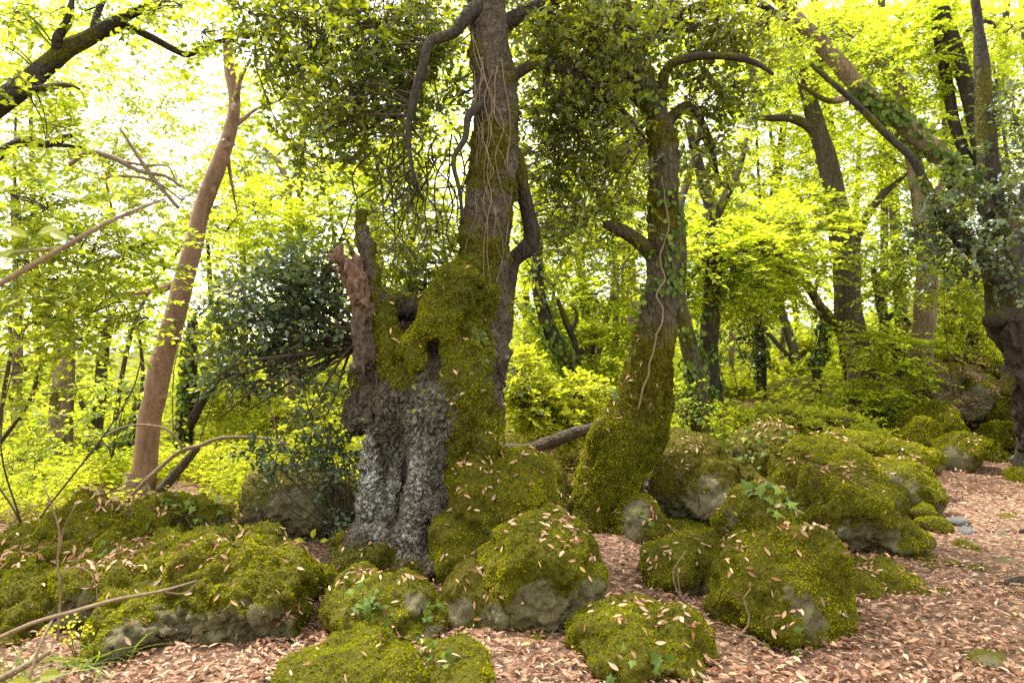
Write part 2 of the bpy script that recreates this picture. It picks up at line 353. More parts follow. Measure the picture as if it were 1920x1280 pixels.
# ------------------------------------------------------------------ boulders
def ico(n):
    import bmesh
    b = bmesh.new(); bmesh.ops.create_icosphere(b, subdivisions=n, radius=1)
    V = np.array([v.co[:] for v in b.verts]); F = np.array([[v.index for v in f.verts] for f in b.faces]); b.free(); return V, F
ICO = ico(4)
def rocky(seed, ang=0.5, rough=0.16):
    """unit rock: a ball knocked flat by a few planes, uneven"""
    r = np.random.default_rng(seed); V = ICO[0].copy()
    V *= (1 + rough * fbm(V * 1.2 + seed * 3.1, 3))[:, None]
    for k in range(9):
        n = unit(r.normal(size=3)); d = 1 - ang * (0.15 + 0.35 * r.random())
        V -= np.maximum(0, V @ n - d)[:, None] * n * 0.85
    return V
def blob(cx, cy, rx, ry, d, rd, seed, tilt=0, ang=0.85, rough=0.16):
    V = rocky(seed, ang, rough) * np.array([1.10 * rx * d / FPX, rd * 1.06, 1.10 * ry * d / FPX])
    a = math.radians(tilt); c, s = math.cos(a), math.sin(a)
    V = np.column_stack([V[:, 0] * c - V[:, 2] * s, V[:, 1], V[:, 0] * s + V[:, 2] * c])
    return V + P(cx, cy, d), ICO[1]
def fronds(V, N_, F, mask, dist, dens, seed=0, size=1.0, drop=0.25):
    """moss: small pointed fronds standing off the surface"""
    w = mask * sstep((unit(EYE - V) * N_).sum(1), -.35, .05) if dist < 20 else mask
    n = int(min(area(V, F, w) * dens * 1.4, 60000))
    if n < 10: return None
    p, fn, idx = sample(V, F, n, w); N = len(p)
    t = rng.normal(size=(N, 3)); d = unit(fn * 0.75 + unit(t) * 0.75 + np.array([0, 0, -drop]))
    s = size * (0.75 + 0.6 * rng.random(N))
    patch = fbm(p * 3.1 + seed, 3); fine = fbm(p * 14 + seed, 2)
    r = np.clip(0.45 + 0.52 * patch + 0.2 * fine + 0.2 * rng.normal(size=N), 0, 1)
    return leaves(p - fn * 0.004, d, unit(fn + 0.6 * rng.normal(size=(N, 3))), 0.0135 * s, 0.0075 * s, 'q', .15, .1, r)
ROCKS = {}
def boulder(name, label, blobs, seed, mossy=0.35, bare=(), lush=(), cat='boulder', group=None, mat='rock', dens=9000, rough=1.0, moss_mat='moss', low=0.0, size=1.0):
    """blobs: (centre px, centre py, half width px, half height px, depth m, half depth m, tilt)"""
    D = float(np.mean([b[4] for b in blobs]))
    parts = [blob(*b[:6], seed * 13 + k, *(b[6:] if len(b) > 6 else ())) for k, b in enumerate(blobs)]
    vox = float(np.clip(D * 0.0041, 0.0145, 0.036))
    V, F = remesh(parts, vox, 2)
    N_ = vnormals(V, F)
    sc_ = min(1.0, np.ptp(V[:, 0]) / 0.9)
    V = V + N_ * (rough * sc_ * (0.050 * fbm(V * 2.8 + seed, 3) + 0.022 * ridged(V * 6 + seed, 3) - .02 + 0.008 * fbm(V * 28 + seed, 2)))[:, None]
    N_ = vnormals(V, F)
    x, y = project(V)
    m = N_[:, 2] * 0.55 + .14 + 0.6 * fbm(V * 2.9 + seed * 1.7, 4) + mossy + low * (V[:, 2] - V[:, 2].min())
    for (bx, by, br) in bare: m = m - 2.2 * np.exp(-(((x - bx) / br) ** 2 + ((y - by) / br) ** 2) ** 1.5) * (0.75 + 0.6 * fbm(V * 9 + seed, 3))
    for (bx, by, br) in lush: m = m + 1.4 * np.exp(-(((x - bx) / br) ** 2 + ((y - by) / br) ** 2))
    m = sstep(m + 0.18 * fbm(V * 16 + seed, 3), 0.12, 0.42)
    fa, fb = worley(V * np.array([17, 17, 24.0])); V = V + N_ * ((1 - m) * rough * sc_ * (.016 * ridged(V * 15 + seed, 3) - .012 - .022 * sstep(-fa, -.32, -.1) + .012 * fbm(V * 38, 2)))[:, None]
    V = V + N_ * (m * (0.006 + 0.017 * fbm(V * 8 + seed * 2, 3) + 0.009 * fbm(V * 24 + seed * 2, 2)) * max(.5, sc_))[:, None]
    N_ = vnormals(V, F)
    cx, cy = V[:, 0].mean(), V[:, 1].mean()
    o = obj(name, V, F, M[mat], origin=(cx, cy, V[:, 2].min()), attrs={'moss': m})
    tag(o, label, cat, group)
    br = sstep(fbm(V * 2.3 + seed * 5.1, 3) - .8 * N_[:, 2], -.06, .42) if moss_mat == 'moss' else np.ones(len(V))  # brown moss patches; more on steep sides, which puts their shade into the colour
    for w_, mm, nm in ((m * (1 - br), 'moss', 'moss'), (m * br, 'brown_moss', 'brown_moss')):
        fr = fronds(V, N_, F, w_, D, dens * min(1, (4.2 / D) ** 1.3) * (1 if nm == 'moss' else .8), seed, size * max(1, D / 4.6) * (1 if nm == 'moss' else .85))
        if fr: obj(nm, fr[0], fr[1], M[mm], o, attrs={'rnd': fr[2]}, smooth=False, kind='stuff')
    key = label
    ROCKS[key] = (V, F, N_, D, o)
    return o

boulder('boulder', 'broad mossy mound at the left edge with leaves in its hollows', [(190, 1055, 195, 108, 4.7, .62, -6), (60, 1145, 155, 100, 4.2, .5), (325, 1005, 95, 66, 4.9, .45, 8), (20, 1185, 115, 76, 3.9, .4), (230, 1110, 110, 80, 4.3, .4)], 1, .42, bare=[(160, 1160, 45)], size=1.05, rough=1.7)
boulder('boulder', 'wide mossy boulder with bare grey front face at lower left', [(400, 1125, 190, 105, 4.15, .55, 10), (500, 1110, 105, 95, 4.1, .45, 15), (300, 1140, 120, 80, 3.95, .4, -8), (250, 1185, 110, 60, 3.75, .3)], 2, .36, bare=[(330, 1200, 60), (450, 1185, 55), (520, 1175, 32), (240, 1200, 40)], lush=[(360, 1120, 40), (560, 1130, 25)], size=1.05, rough=1.7)
boulder('boulder', 'tall rounded mossy dome resting against the ancient trunk', [(930, 970, 108, 126, 4.9, .40), (905, 915, 70, 68, 4.95, .32), (985, 985, 75, 80, 4.95, .36), (862, 1030, 56, 90, 4.75, .3)], 3, .55, dens=10500)
boulder('boulder', 'big mossy boulder with pale bare patch below the dome', [(1026, 1085, 108, 116, 4.15, .40), (1075, 1100, 60, 88, 4.1, .33), (965, 1075, 62, 92, 4.2, .34)], 4, .42, bare=[(1005, 1125, 44), (1090, 1140, 34), (1110, 1100, 22), (1040, 1160, 25)], lush=[(1060, 1040, 60)], dens=10500)
boulder('boulder', 'low brownish moss lobe left of the pale-patched boulder', [(880, 1130, 66, 74, 4.15, .3), (930, 1150, 50, 55, 4.05, .25)], 5, .35, bare=[(862, 1145, 26), (925, 1165, 30)], moss_mat='brown_moss')
boulder('boulder', 'mossy boulder draped with ivy near the bottom centre', [(720, 1155, 105, 72, 3.9, .34, -8), (675, 1130, 60, 52, 3.95, .3), (790, 1175, 48, 45, 3.85, .25)], 6, .42, bare=[(775, 1130, 22), (810, 1190, 20)])
boulder('boulder', 'little round moss hummock behind the ivy-draped boulder', [(772, 1100, 36, 30, 4.3, .16)], 7, .8)
boulder('boulder', 'bright yellow-green mossy boulder cut by the bottom edge', [(660, 1262, 118, 80, 3.2, .34), (735, 1275, 75, 60, 3.15, .3)], 8, .65, dens=11500)
boulder('boulder', 'low leaf-strewn moss hump beside the bright bottom boulder', [(850, 1268, 85, 45, 3.25, .28, -14)], 9, .30)
boulder('boulder', 'flat-topped mossy boulder alone on the leaf litter at the bottom', [(1200, 1210, 128, 68, 3.55, .36, 4), (1160, 1190, 80, 50, 3.6, .3), (1275, 1215, 55, 62, 3.5, .28)], 10, .62, dens=11000)
boulder('boulder', 'steep pyramid-shaped mossy boulder with a pale scar', [(1455, 1110, 118, 128, 4.1, .46), (1420, 1000, 62, 82, 4.25, .36, -10), (1500, 1080, 80, 110, 4.05, .4, 18), (1400, 1140, 55, 80, 4.0, .3)], 11, .52, bare=[(1500, 1135, 24), (1522, 1172, 30), (1478, 1110, 12)], dens=10500)
boulder('boulder', 'sloping mossy boulder tucked behind the pyramid boulder', [(1305, 1065, 98, 76, 4.7, .4, 14), (1265, 1090, 60, 60, 4.6, .3)], 12, .5, bare=[(1325, 1120, 25)])
boulder('boulder', 'small mossy boulder at the foot of the pile by the path', [(1655, 1098, 76, 54, 4.6, .3), (1605, 1105, 45, 36, 4.5, .22)], 14, .5)
boulder('boulder', 'mossy slab overhanging a dark gap with pale underside', [(1600, 960, 96, 72, 5.5, .42, -14, .8), (1655, 995, 64, 48, 5.4, .35, -18, .8), (1560, 935, 62, 60, 5.6, .35, 0, .8)], 15, .42, bare=[(1605, 1022, 45), (1650, 1035, 30)])
boulder('boulder', 'lumpy mossy block in the middle of the rock pile', [(1545, 890, 84, 78, 6.1, .45, 0, .8), (1605, 920, 52, 50, 6.0, .35, 0, .8), (1500, 915, 50, 76, 6.0, .35, 0, .8)], 16, .5)
boulder('boulder', 'ivy-edged leafy ridge rock at the back of the pile', [(1445, 880, 78, 76, 6.9, .5, 16, .7), (1402, 920, 44, 54, 6.7, .35)], 17, .3, moss_mat='brown_moss')
boulder('boulder', 'tilted mossy slab with grey side facing the path', [(1692, 905, 62, 42, 6.5, .4, -20), (1720, 925, 32, 38, 6.4, .3, -20)], 18, .3, bare=[(1680, 925, 40), (1640, 900, 22)], low=.9)
boulder('boulder', 'long low mossy back of rock above the tilted slab', [(1655, 850, 90, 34, 7.3, .45, -12), (1590, 850, 60, 36, 7.2, .4)], 19, .5)
boulder('boulder', 'round mossy boulder at the head of the path', [(1800, 850, 50, 40, 8.6, .32)], 20, .45, bare=[(1790, 865, 26)])
boulder('boulder', 'pointed mossy boulder behind the round one at the path head', [(1745, 820, 58, 55, 9.3, .42), (1720, 830, 40, 45, 9.1, .35)], 21, .5)
boulder('boulder', 'dark mossy boulder under the gnarled trunk at the right edge', [(1900, 772, 44, 44, 10.0, .4)], 22, .4)
boulder('boulder', 'low wide mossy boulder below the gnarled trunk', [(1885, 826, 52, 30, 9.6, .4)], 23, .45)
boulder('boulder', 'small moss-capped rock between path and round boulder', [(1868, 862, 24, 20, 9.0, .2), (1885, 872, 18, 12, 8.9, .16)], 24, .5)
boulder('boulder', 'mossy rock on the path cut by the right edge', [(1915, 900, 32, 24, 7.9, .22)], 25, .55)
boulder('boulder', 'rock capped with dry brown ferns on the right slope', [(1770, 745, 78, 55, 10.6, .6), (1730, 760, 40, 40, 10.4, .4)], 26, -.25)
boulder('boulder', 'smooth sloping grey slab beside the dry ferns', [(1850, 790, 62, 58, 10.9, .5, 35, .7, .06)], 27, -.9, mat='greyrock', rough=.35)
boulder('boulder', 'bright mossy rock top behind the dry ferns', [(1815, 695, 80, 26, 12.2, .8, -14), (1890, 715, 40, 30, 12.0, .6)], 28, .8)
boulder('boulder', 'dark mossy rock with whitish face behind the leaning oak', [(1285, 900, 100, 78, 6.5, .5, 0, .8), (1328, 928, 54, 58, 6.3, .38, 0, .8), (1225, 888, 58, 66, 6.6, .45, 0, .8)], 29, .42, bare=[(1335, 930, 38), (1305, 968, 34), (1205, 910, 18)], moss_mat='brown_moss')
boulder('boulder', 'narrow grey rock slab leaning at the foot of the leaning oak', [(1200, 985, 44, 62, 5.75, .28, 22)], 30, .2, bare=[(1190, 960, 22)])
boulder('boulder', 'low dark ledge rock under the whitish-faced rock', [(1260, 1000, 66, 26, 6.0, .35)], 31, .05)
boulder('boulder', 'smooth mossy hump in the shade behind the dome', [(1015, 905, 72, 52, 6.3, .42, -12), (1045, 930, 50, 50, 6.2, .4)], 32, .5, moss_mat='brown_moss')
boulder('boulder', 'dark rough rock under the twiggy shrub left of the trunk', [(565, 955, 98, 84, 6.0, .5), (500, 960, 45, 72, 6.1, .4), (630, 970, 50, 70, 5.9, .4)], 33, .1, bare=[(520, 985, 40), (560, 955, 32)], moss_mat='brown_moss')
boulder('boulder', 'small moss cushion at the left foot of the ancient trunk', [(650, 1022, 34, 26, 5.2, .18)], 34, .9)
for k, (a, t) in enumerate([((1727, 962, 20, 18, 6.1, .16), 'mossy lump at the path edge beside the tilted slab'), ((1750, 985, 26, 18, 5.9, .18), 'round moss cushion nearest the grey stones'),
        ((1815, 1030, 26, 12, 5.4, .16), 'flat mossy stone lying on the path'), ((1660, 1010, 34, 40, 5.5, .25), 'mossy rock wedged at the dark gap'), ((1712, 1045, 34, 20, 5.2, .18), 'dark little mossy rock below the wedge'),
        ((1010, 1212, 28, 20, 3.75, .12), 'tiny half-buried mossy stone below the pale-patched boulder'), ((1060, 1190, 30, 16, 3.95, .14), 'thin moss patch stone right of the pale-patched boulder')]):
    boulder('mossy_stone', t, [a], 40 + k, .45, cat='stone', group='small mossy stones')
for k, (a, t) in enumerate([((1800, 978, 24, 18, 6.0, .14), 'angular dark grey stone standing at the path edge'), ((1815, 996, 26, 12, 5.8, .12), 'flat grey stone in front of the angular one'), ((1906, 862, 20, 14, 8.6, .14), 'pale grey stone near the head of the path')]):
    boulder('grey_stone', t, [a + (0, 1.5, .2)], 60 + k, -.9, cat='stone', group='bare grey stones', mat='greyrock', rough=.4)
for k, (x_, y_, r_, t) in enumerate([(1780, 1115, 30, 'worn stone showing through the path leaves, mid right'), (1875, 1140, 34, 'brownish half-buried stone low on the path'), (1885, 1052, 26, 'stone flush with the path near the right edge'), (1835, 1065, 22, 'small stone in the middle of the path'),
        (1870, 1000, 24, 'stone in the upper path'), (1895, 970, 26, 'stone near the path root'), (1790, 1055, 18, 'little stone left on the path'), (1750, 1060, 18, 'little stone by the path edge'), (1860, 1235, 40, 'buried stone at the bottom right of the path'), (1905, 1115, 26, 'mossy buried stone at the right edge of the path')]):
    d = 2080.0 / (y_ - 640)
    boulder('path_stone', t, [(x_, y_ + r_ * .12, r_, r_ * .38, d, r_ * d / FPX * .9)], 70 + k, -.3, cat='stone', group='stones set in the path', rough=.5, dens=4000)
for k, (x_, y_, rx, ry, d, t) in enumerate([(1500, 700, 46, 26, 15, 'sunlit mossy rock on the far slope below the ivy stems'), (1545, 735, 36, 30, 13.5, 'sunlit mossy rock left of the forked tree foot'), (1470, 745, 34, 22, 14, 'dim mossy rock on the slope by the dark thin tree'),
        (1515, 655, 40, 18, 18, 'small yellow mossy rock high on the far slope'), (1450, 690, 30, 16, 17, 'yellow mossy rock further up the far slope'), (1640, 735, 60, 50, 12.5, 'mossy rock mass at the foot of the forked tree'), (1385, 745, 40, 26, 12, 'pale mossy rock behind the ivy-clad pair of trunks')]):
    boulder('slope_rock', t, [(x_, y_ + ry * .3, rx, ry, d, rx * d / FPX)], 90 + k, .55, cat='boulder', group='mossy rocks on the far slope', dens=6000)

# ------------------------------------------------------------------ the ancient oak
def lichen_bark(name, lo, hi, lich):
    m, nt, out = nodes(name)
    n1 = ntex(nt, 14, 6, .65); n2 = ntex(nt, 70, 5, .7); ck = ramp(nt, [(.015, (0, 0, 0)), (.11, (1, 1, 1))], cracks(nt, 24, (1, 1, .55), .10))
    c = ramp(nt, [(.3, lo), (.72, hi)], math_(nt, 'ADD', math_(nt, 'MULTIPLY', n1, .6), math_(nt, 'MULTIPLY', n2, .4)))
    l = math_(nt, 'MULTIPLY', math_(nt, 'MULTIPLY', attr(nt, 'lichen'), math_(nt, 'ADD', math_(nt, 'MULTIPLY', ck, .6), .4)), ramp(nt, [(.30, (0, 0, 0)), (.48, (1, 1, 1))], ntex(nt, 11, 7, .72)))
    c = mixc(nt, l, c, ramp(nt, [(.3, (.24, .245, .22)), (.7, lich)], ntex(nt, 60, 4, .6)))
    mc = ramp(nt, [(.3, (.045, .042, .006)), (.7, (.12, .118, .008))], ntex(nt, 45, 5, .7))
    c = mixc(nt, attr(nt, 'moss'), c, mc)
    b = nt.nodes.new('ShaderNodeBsdfPrincipled'); b.inputs['Roughness'].default_value = .9; b.inputs['Specular IOR Level'].default_value = .2
    nt.links.new(c, b.inputs['Base Color'])
    bp = nt.nodes.new('ShaderNodeBump'); bp.inputs['Strength'].default_value = 1; bp.inputs['Distance'].default_value = .03
    hh = nt.nodes.new('ShaderNodeMath'); hh.operation = 'MULTIPLY_ADD'; nt.links.new(ck, hh.inputs[0]); hh.inputs[1].default_value = .8; nt.links.new(n2, hh.inputs[2]); nt.links.new(hh.outputs[0], bp.inputs['Height']); nt.links.new(bp.outputs[0], b.inputs['Normal']); nt.links.new(b.outputs[0], out.inputs[0])
    return m
M['oldbark'] = lichen_bark('ancient_oak_bark', (.032, .023, .016), (.16, .122, .088), (.56, .56, .52))
OD = 5.3
def grow(paths, depth, vox, sides=20, extra=(), smooth=3):
    parts = []
    for p in paths:
        pts, rad = px_path(p, depth); parts.append(tube(pts, rad, sides, max(10, 6 * len(p)), True, .08, 2.5, len(parts)))
    parts += list(extra)
    return remesh(parts, vox, smooth)
oak_paths = [
    [(930, -420, 30), (918, -200, 33), (912, 0, 35), (926, 150, 42), (930, 300, 43), (914, 400, 46), (905, 480, 48), (892, 560, 62), (868, 640, 85), (845, 720, 98)],     # stem
    [(860, 610, 40, .02), (850, 670, 90), (830, 745, 104), (815, 820, 100), (808, 900, 104), (806, 980, 120), (806, 1090, 140)],                                                  # butt
    [(790, 690, 44, -.12), (765, 745, 52, -.16), (770, 820, 50, -.22), (775, 920, 52, -.28), (785, 1005, 68, -.36), (792, 1080, 80, -.42)],                                            # front rib
    [(745, 680, 32, .0), (735, 750, 36, -.02), (724, 820, 34, -.08), (716, 900, 36, -.14), (708, 990, 50, -.22), (698, 1090, 66, -.3)],                                               # left rib
    [(900, 650, 55, -.18), (885, 740, 55, -.22), (880, 840, 60, -.22), (890, 940, 70, -.2), (900, 1060, 80, -.2)],                                                                    # right rib
    [(880, 530, 50, -.08), (846, 572, 47, -.16), (826, 625, 46, -.2), (785, 682, 44, -.2)],                                                                                                               # mossy shoulder
    [(745, 690, 30, -.1), (726, 620, 21, -.08), (711, 565, 18, -.04), (697, 515, 17), (686, 470, 15), (679, 430, 13), (676, 396, 11)],                                                # slender broken limb
    [(860, 600, 40, .36), (805, 592, 30, .40), (762, 585, 27, .38), (728, 575, 24, .30), (705, 640, 36, .22), (700, 720, 44, .15), (702, 800, 42, .08)],                                                                             # back wall of the hollow
    [(750, 1000, 46, -.34), (705, 1030, 42, -.5), (655, 1058, 34, -.62), (598, 1085, 26, -.72)],                                                                                         # mossy root to the left
    [(790, 1010, 55, -.4), (800, 1050, 45, -.55), (810, 1090, 40, -.65)],
]
V, F = grow(oak_paths, OD, 0.0125)
N_ = vnormals(V, F); x, y = project(V)
calm = 1 - .9 * np.exp(-((x - 765) / 75) ** 2 - ((y - 595) / 65) ** 2)
V = V + N_ * (calm * 0.085 * fbm(V * np.array([3.1, 3.1, 2.1]), 4, 1) * sstep(y, 420, 620) + 0.018 * fbm(V * 7, 3, 2))[:, None]
def dent(cx, cy, r, amt, ry=None):
    global V
    ry = ry or r
    V = V + np.array([0, 1, 0]) * (amt * np.exp(-((x - cx) / r) ** 2 - ((y - cy) / ry) ** 2) * (N_[:, 1] < 0.3))[:, None]
dent(737, 850, 20, .26, 60); dent(806, 652, 22, .26, 20); dent(812, 695, 14, .10, 40); dent(737, 950, 10, .18, 60); dent(895, 540, 10, .08, 8); dent(800, 1000, 10, .15, 30)
N_ = vnormals(V, F)
moss = 0.08 + 0.85 * fbm(V * 2.8, 4, 4)
for bx, by, rx, ry, a in [(850, 560, 80, 70, 1.5), (905, 610, 45, 70, 1.2), (770, 650, 60, 70, 1.2), (755, 700, 45, 45, .9), (870, 700, 60, 70, 1.1), (905, 480, 40, 60, .7), (925, 300, 50, 200, .45), (880, 860, 75, 70, 1.2),
        (700, 1050, 90, 40, 1.4), (715, 580, 25, 60, .9), (676, 400, 12, 15, .7), (900, 760, 40, 40, .4)]:
    moss = moss + a * np.exp(-((x - bx) / rx) ** 2 - ((y - by) / ry) ** 2)
for bx, by, rx, ry, a in [(808, 665, 24, 55, 1.8), (740, 880, 70, 110, 1.8), (800, 800, 60, 60, .9), (790, 990, 50, 70, 1.3), (940, 640, 12, 120, 1.2)]:
    moss = moss - a * np.exp(-((x - bx) / rx) ** 2 - ((y - by) / ry) ** 2)
moss = moss + .3 * fbm(V * 13, 3, 6)
moss = sstep(moss, .25, .75)
hole = np.exp(-(((x - 768) / 40) ** 2 + ((y - 610) / 46) ** 2) ** 2) * sstep(V[:, 1], OD - .1, OD + .05); moss = moss * (1 - np.clip(hole * 1.6, 0, 1))
# plates of bark parted by fissures
tw = V + 0.05 * np.stack([fbm(V * 5, 2, 7), fbm(V * 5, 2, 8), fbm(V * 5, 2, 9)], -1)
f1, f2 = worley(tw * np.array([27, 27, 10.0])); pl = sstep(f2 - f1, .01, .16)
up = sstep(-y, -480, -300)
f3, f4 = worley(tw * np.array([50, 50, 15.0])); pl2 = sstep(f4 - f3, .03, .28); pl = np.minimum(pl, .45 + .55 * sstep(f4 - f3, .01, .2))
bark = (1 - moss) * (((pl - .8) * 0.026 + .012 * fbm(V * np.array([30, 30, 14.0]), 3, 5)) * sstep(y, 520, 760) + (pl2 - .8) * .009 * (1 - sstep(y, 520, 760)))
V = V + N_ * (bark + moss * (0.012 + 0.018 * fbm(V * 10, 3, 3) + .008 * fbm(V * 26, 2, 3)))[:, None]
N_ = vnormals(V, F)
lich = sstep(pl, .2, .7) * np.clip(.75 + .9 * fbm(V * 3.2, 3, 5), 0, 1.2) * np.clip(1.2 * np.exp(-((x - 778) / 44) ** 2 - ((y - 950) / 130) ** 4) + 1.1 * np.exp(-((x - 697) / 30) ** 2 - ((y - 910) / 130) ** 4) + .5 * np.exp(-((x - 815) / 70) ** 2 - ((y - 780) / 55) ** 2) + .4 * np.exp(-((x - 925) / 20) ** 2 - ((y - 740) / 90) ** 2), 0, 1.2) + .25 * sstep(pl2, .5, .9) * (y < 500) * sstep(fbm(V * 4, 3, 1), 0, .5)
oak = thing('ancient_oak', P(806, 1040, OD), 'huge gnarled ancient oak with mossy shoulders and fissured grey base', 'tree')
obj('trunk', V, F, M['oldbark'], oak, attrs={'moss': moss, 'lichen': np.clip(lich, 0, 1)})
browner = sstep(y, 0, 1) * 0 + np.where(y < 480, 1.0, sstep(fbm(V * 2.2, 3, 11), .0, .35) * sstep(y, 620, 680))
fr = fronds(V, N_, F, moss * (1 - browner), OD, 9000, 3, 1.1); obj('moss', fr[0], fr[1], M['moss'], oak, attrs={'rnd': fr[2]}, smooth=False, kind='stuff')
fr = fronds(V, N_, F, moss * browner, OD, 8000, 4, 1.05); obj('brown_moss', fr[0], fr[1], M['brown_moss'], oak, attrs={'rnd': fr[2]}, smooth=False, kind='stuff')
OAK = (V, F, N_, moss)
def snag_mat():
    m, nt, out = nodes('weathered_snag_wood')
    g = nt.nodes.new('ShaderNodeNewGeometry'); mp = nt.nodes.new('ShaderNodeMapping'); mp.inputs['Scale'].default_value = (1, 1, .35); nt.links.new(g.outputs['Position'], mp.inputs[0])
    n1 = ntex(nt, 30, 5, .65, mp.outputs[0]); n2 = ntex(nt, 95, 5, .7, mp.outputs[0])
    f = math_(nt, 'ADD', math_(nt, 'MULTIPLY', n1, .65), math_(nt, 'MULTIPLY', n2, .35))
    red = ramp(nt, [(.36, (.016, .008, .005)), (.5, (.09, .043, .022)), (.68, (.23, .128, .07))], f); dk = ramp(nt, [(.35, (.018, .012, .009)), (.55, (.065, .042, .028)), (.72, (.16, .11, .075))], f)
    c = mixc(nt, attr(nt, 'red'), dk, red)
    b = nt.nodes.new('ShaderNodeBsdfPrincipled'); b.inputs['Roughness'].default_value = .85; nt.links.new(c, b.inputs['Base Color'])
    bp = nt.nodes.new('ShaderNodeBump'); bp.inputs['Strength'].default_value = 1; bp.inputs['Distance'].default_value = .02; nt.links.new(f, bp.inputs['Height']); nt.links.new(bp.outputs[0], b.inputs['Normal']); nt.links.new(b.outputs[0], out.inputs[0])
    return m
M['snag'] = snag_mat()
# dead red snag and the decayed flank under it
V, F = grow([[(705, 740, 24, -.05), (692, 680, 26, -.1), (682, 620, 22, -.12), (676, 570, 18, -.12), (668, 535, 24, -.12), (655, 505, 20, -.12), (640, 482, 13, -.12), (632, 462, 6, -.12)],
             [(660, 515, 14, -.1), (672, 492, 9, -.08), (668, 478, 4, -.08)], [(640, 492, 9, -.14), (624, 482, 5, -.16), (616, 478, 2, -.16)], [(645, 490, 8, -.12), (640, 470, 4, -.1), (643, 452, 1.5, -.1)], [(655, 505, 9, -.16), (636, 508, 5, -.2), (620, 498, 2, -.2)], [(662, 510, 7, -.05), (662, 480, 4, -.04), (656, 458, 1.5, -.04)], [(678, 520, 7, -.02), (684, 495, 3, 0), (682, 478, 1.3, 0)], [(634, 480, 5, -.1), (627, 462, 2, -.08), (630, 450, 1, -.08)], [(668, 560, 12, -.2), (690, 575, 8, -.2), (684, 620, 9, -.18)], [(676, 540, 18, -.06), (690, 560, 13, -.02), (686, 600, 14, 0)],
             [(690, 690, 18, -.14), (668, 690, 12, -.18), (652, 692, 7, -.2)], [(700, 720, 16, -.1), (690, 745, 14, -.12), (695, 790, 16, -.1)]], OD, 0.009, smooth=2)
N_ = vnormals(V, F); x, y = project(V)
V = V + N_ * (.026 * ridged(V * np.array([16, 16, 4.0]), 3, 2) - .026 + .012 * fbm(V * 22, 3, 2))[:, None]
N_ = vnormals(V, F); V = V + N_ * (-.03 * sstep(fbm(V * np.array([11, 11, 6.0]), 2, 14), .25, .6))[:, None]
obj('dead_snag', V, F, M['snag'], oak, attrs={'red': sstep(-y + 22 * fbm(V * 9, 3, 3), -610, -560)})
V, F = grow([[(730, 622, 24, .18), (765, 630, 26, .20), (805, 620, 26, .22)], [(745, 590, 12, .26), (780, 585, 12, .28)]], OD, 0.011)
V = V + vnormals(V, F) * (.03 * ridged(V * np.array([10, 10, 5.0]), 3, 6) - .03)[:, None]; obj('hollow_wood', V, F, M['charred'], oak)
# bent limb behind the stem, left limb, small stubs
def limb(path, depth, parent, mat, sides=12, wob=.12, name='limb', moss_=0.0, seed=1.0):
    pts, rad = px_path(path, depth); V, F = tube(pts, rad, sides, None, True, wob, 6, seed)
    m = np.clip(sstep(fbm(V * 3 + seed, 3), .3 - moss_, .7 - moss_), 0, 1)
    o = obj(name, V, F, M[mat], parent, attrs={'moss': m}); return o, pts, rad
oak_limbs = [
    [(940, 590, 22, .15), (952, 530, 17, .22), (962, 490, 15, .25), (985, 468, 17, .25), (998, 445, 17, .25), (990, 400, 15, .25), (978, 350, 14, .22), (968, 300, 14, .15), (950, 260, 12, .05)],
    [(912, 10, 18, -.05), (880, 25, 14, -.15), (850, 62, 11, -.2), (806, 80, 10, -.25), (792, 130, 9, -.28), (776, 185, 8, -.3), (766, 240, 6, -.3), (770, 300, 4, -.3), (782, 350, 3, -.3)],
    [(915, 190, 12, -.1), (880, 215, 8, -.2), (872, 260, 6, -.22), (850, 300, 5, -.25), (862, 360, 4, -.25), (868, 420, 3, -.25)],
    [(925, 60, 18, .05), (990, 20, 13, .1), (1060, -10, 10, .2), (1150, -60, 8, .3)],
    [(915, -40, 16, 0), (820, -70, 12, .2), (700, -60, 10, .4), (560, -20, 7, .5), (480, 30, 4, .5)],
    [(935, 160, 14, .05), (1010, 120, 9, .2), (1090, 150, 7, .3), (1160, 200, 5, .35), (1210, 260, 3, .4)],
]
OL = []
for k, p in enumerate(oak_limbs):
    OL.append(limb(p, OD, oak, 'darkbark', 12, .12, 'limb', 0, k + 1.0)[1])

# ------------------------------------------------------------------ crowns
def spray_points(centre, radii, n_sprays, m, L, flat, droop=0.12, shell=0.4):
    """sprays of leaves: twig starts and directions through an ellipsoid, denser towards its outside"""
    q = unit(rng.normal(size=(n_sprays, 3))) * (shell + (1 - shell) * rng.random((n_sprays, 1))) ** .6
    o = centre + q * radii
    az = rng.random(n_sprays) * 2 * math.pi; d = np.stack([np.cos(az), np.sin(az), rng.normal(size=n_sprays) * (1 - flat) * .8], -1) + q * .5
    d = unit(d); Ls = L * (.6 + .8 * rng.random(n_sprays))
    up = unit(np.array([0, 0, 1]) + rng.normal(size=(n_sprays, 3)) * (1 - flat) * .7)
    s = unit(np.cross(d, up)); up = np.cross(s, d)
    t = (np.arange(m)[None, :] + .5 + .3 * rng.random((n_sprays, m))) / m
    sg = np.where(np.arange(m) % 2 == 0, 1., -1.)[None, :]
    p = o[:, None] + d[:, None] * (t * Ls[:, None])[..., None] - np.array([0, 0, 1]) * (droop * Ls[:, None] * t ** 2)[..., None]
    dirs = d[:, None] * .65 + s[:, None] * sg[..., None] * .8 + rng.normal(size=(n_sprays, m, 3)) * (.15 + .35 * (1 - flat))
    nr = up[:, None] + rng.normal(size=(n_sprays, m, 3)) * (.18 + .6 * (1 - flat))
    tip = o + d * Ls[:, None] - np.array([0, 0, 1]) * (droop * Ls)[:, None]
    return p.reshape(-1, 3), dirs.reshape(-1, 3), nr.reshape(-1, 3), o, tip
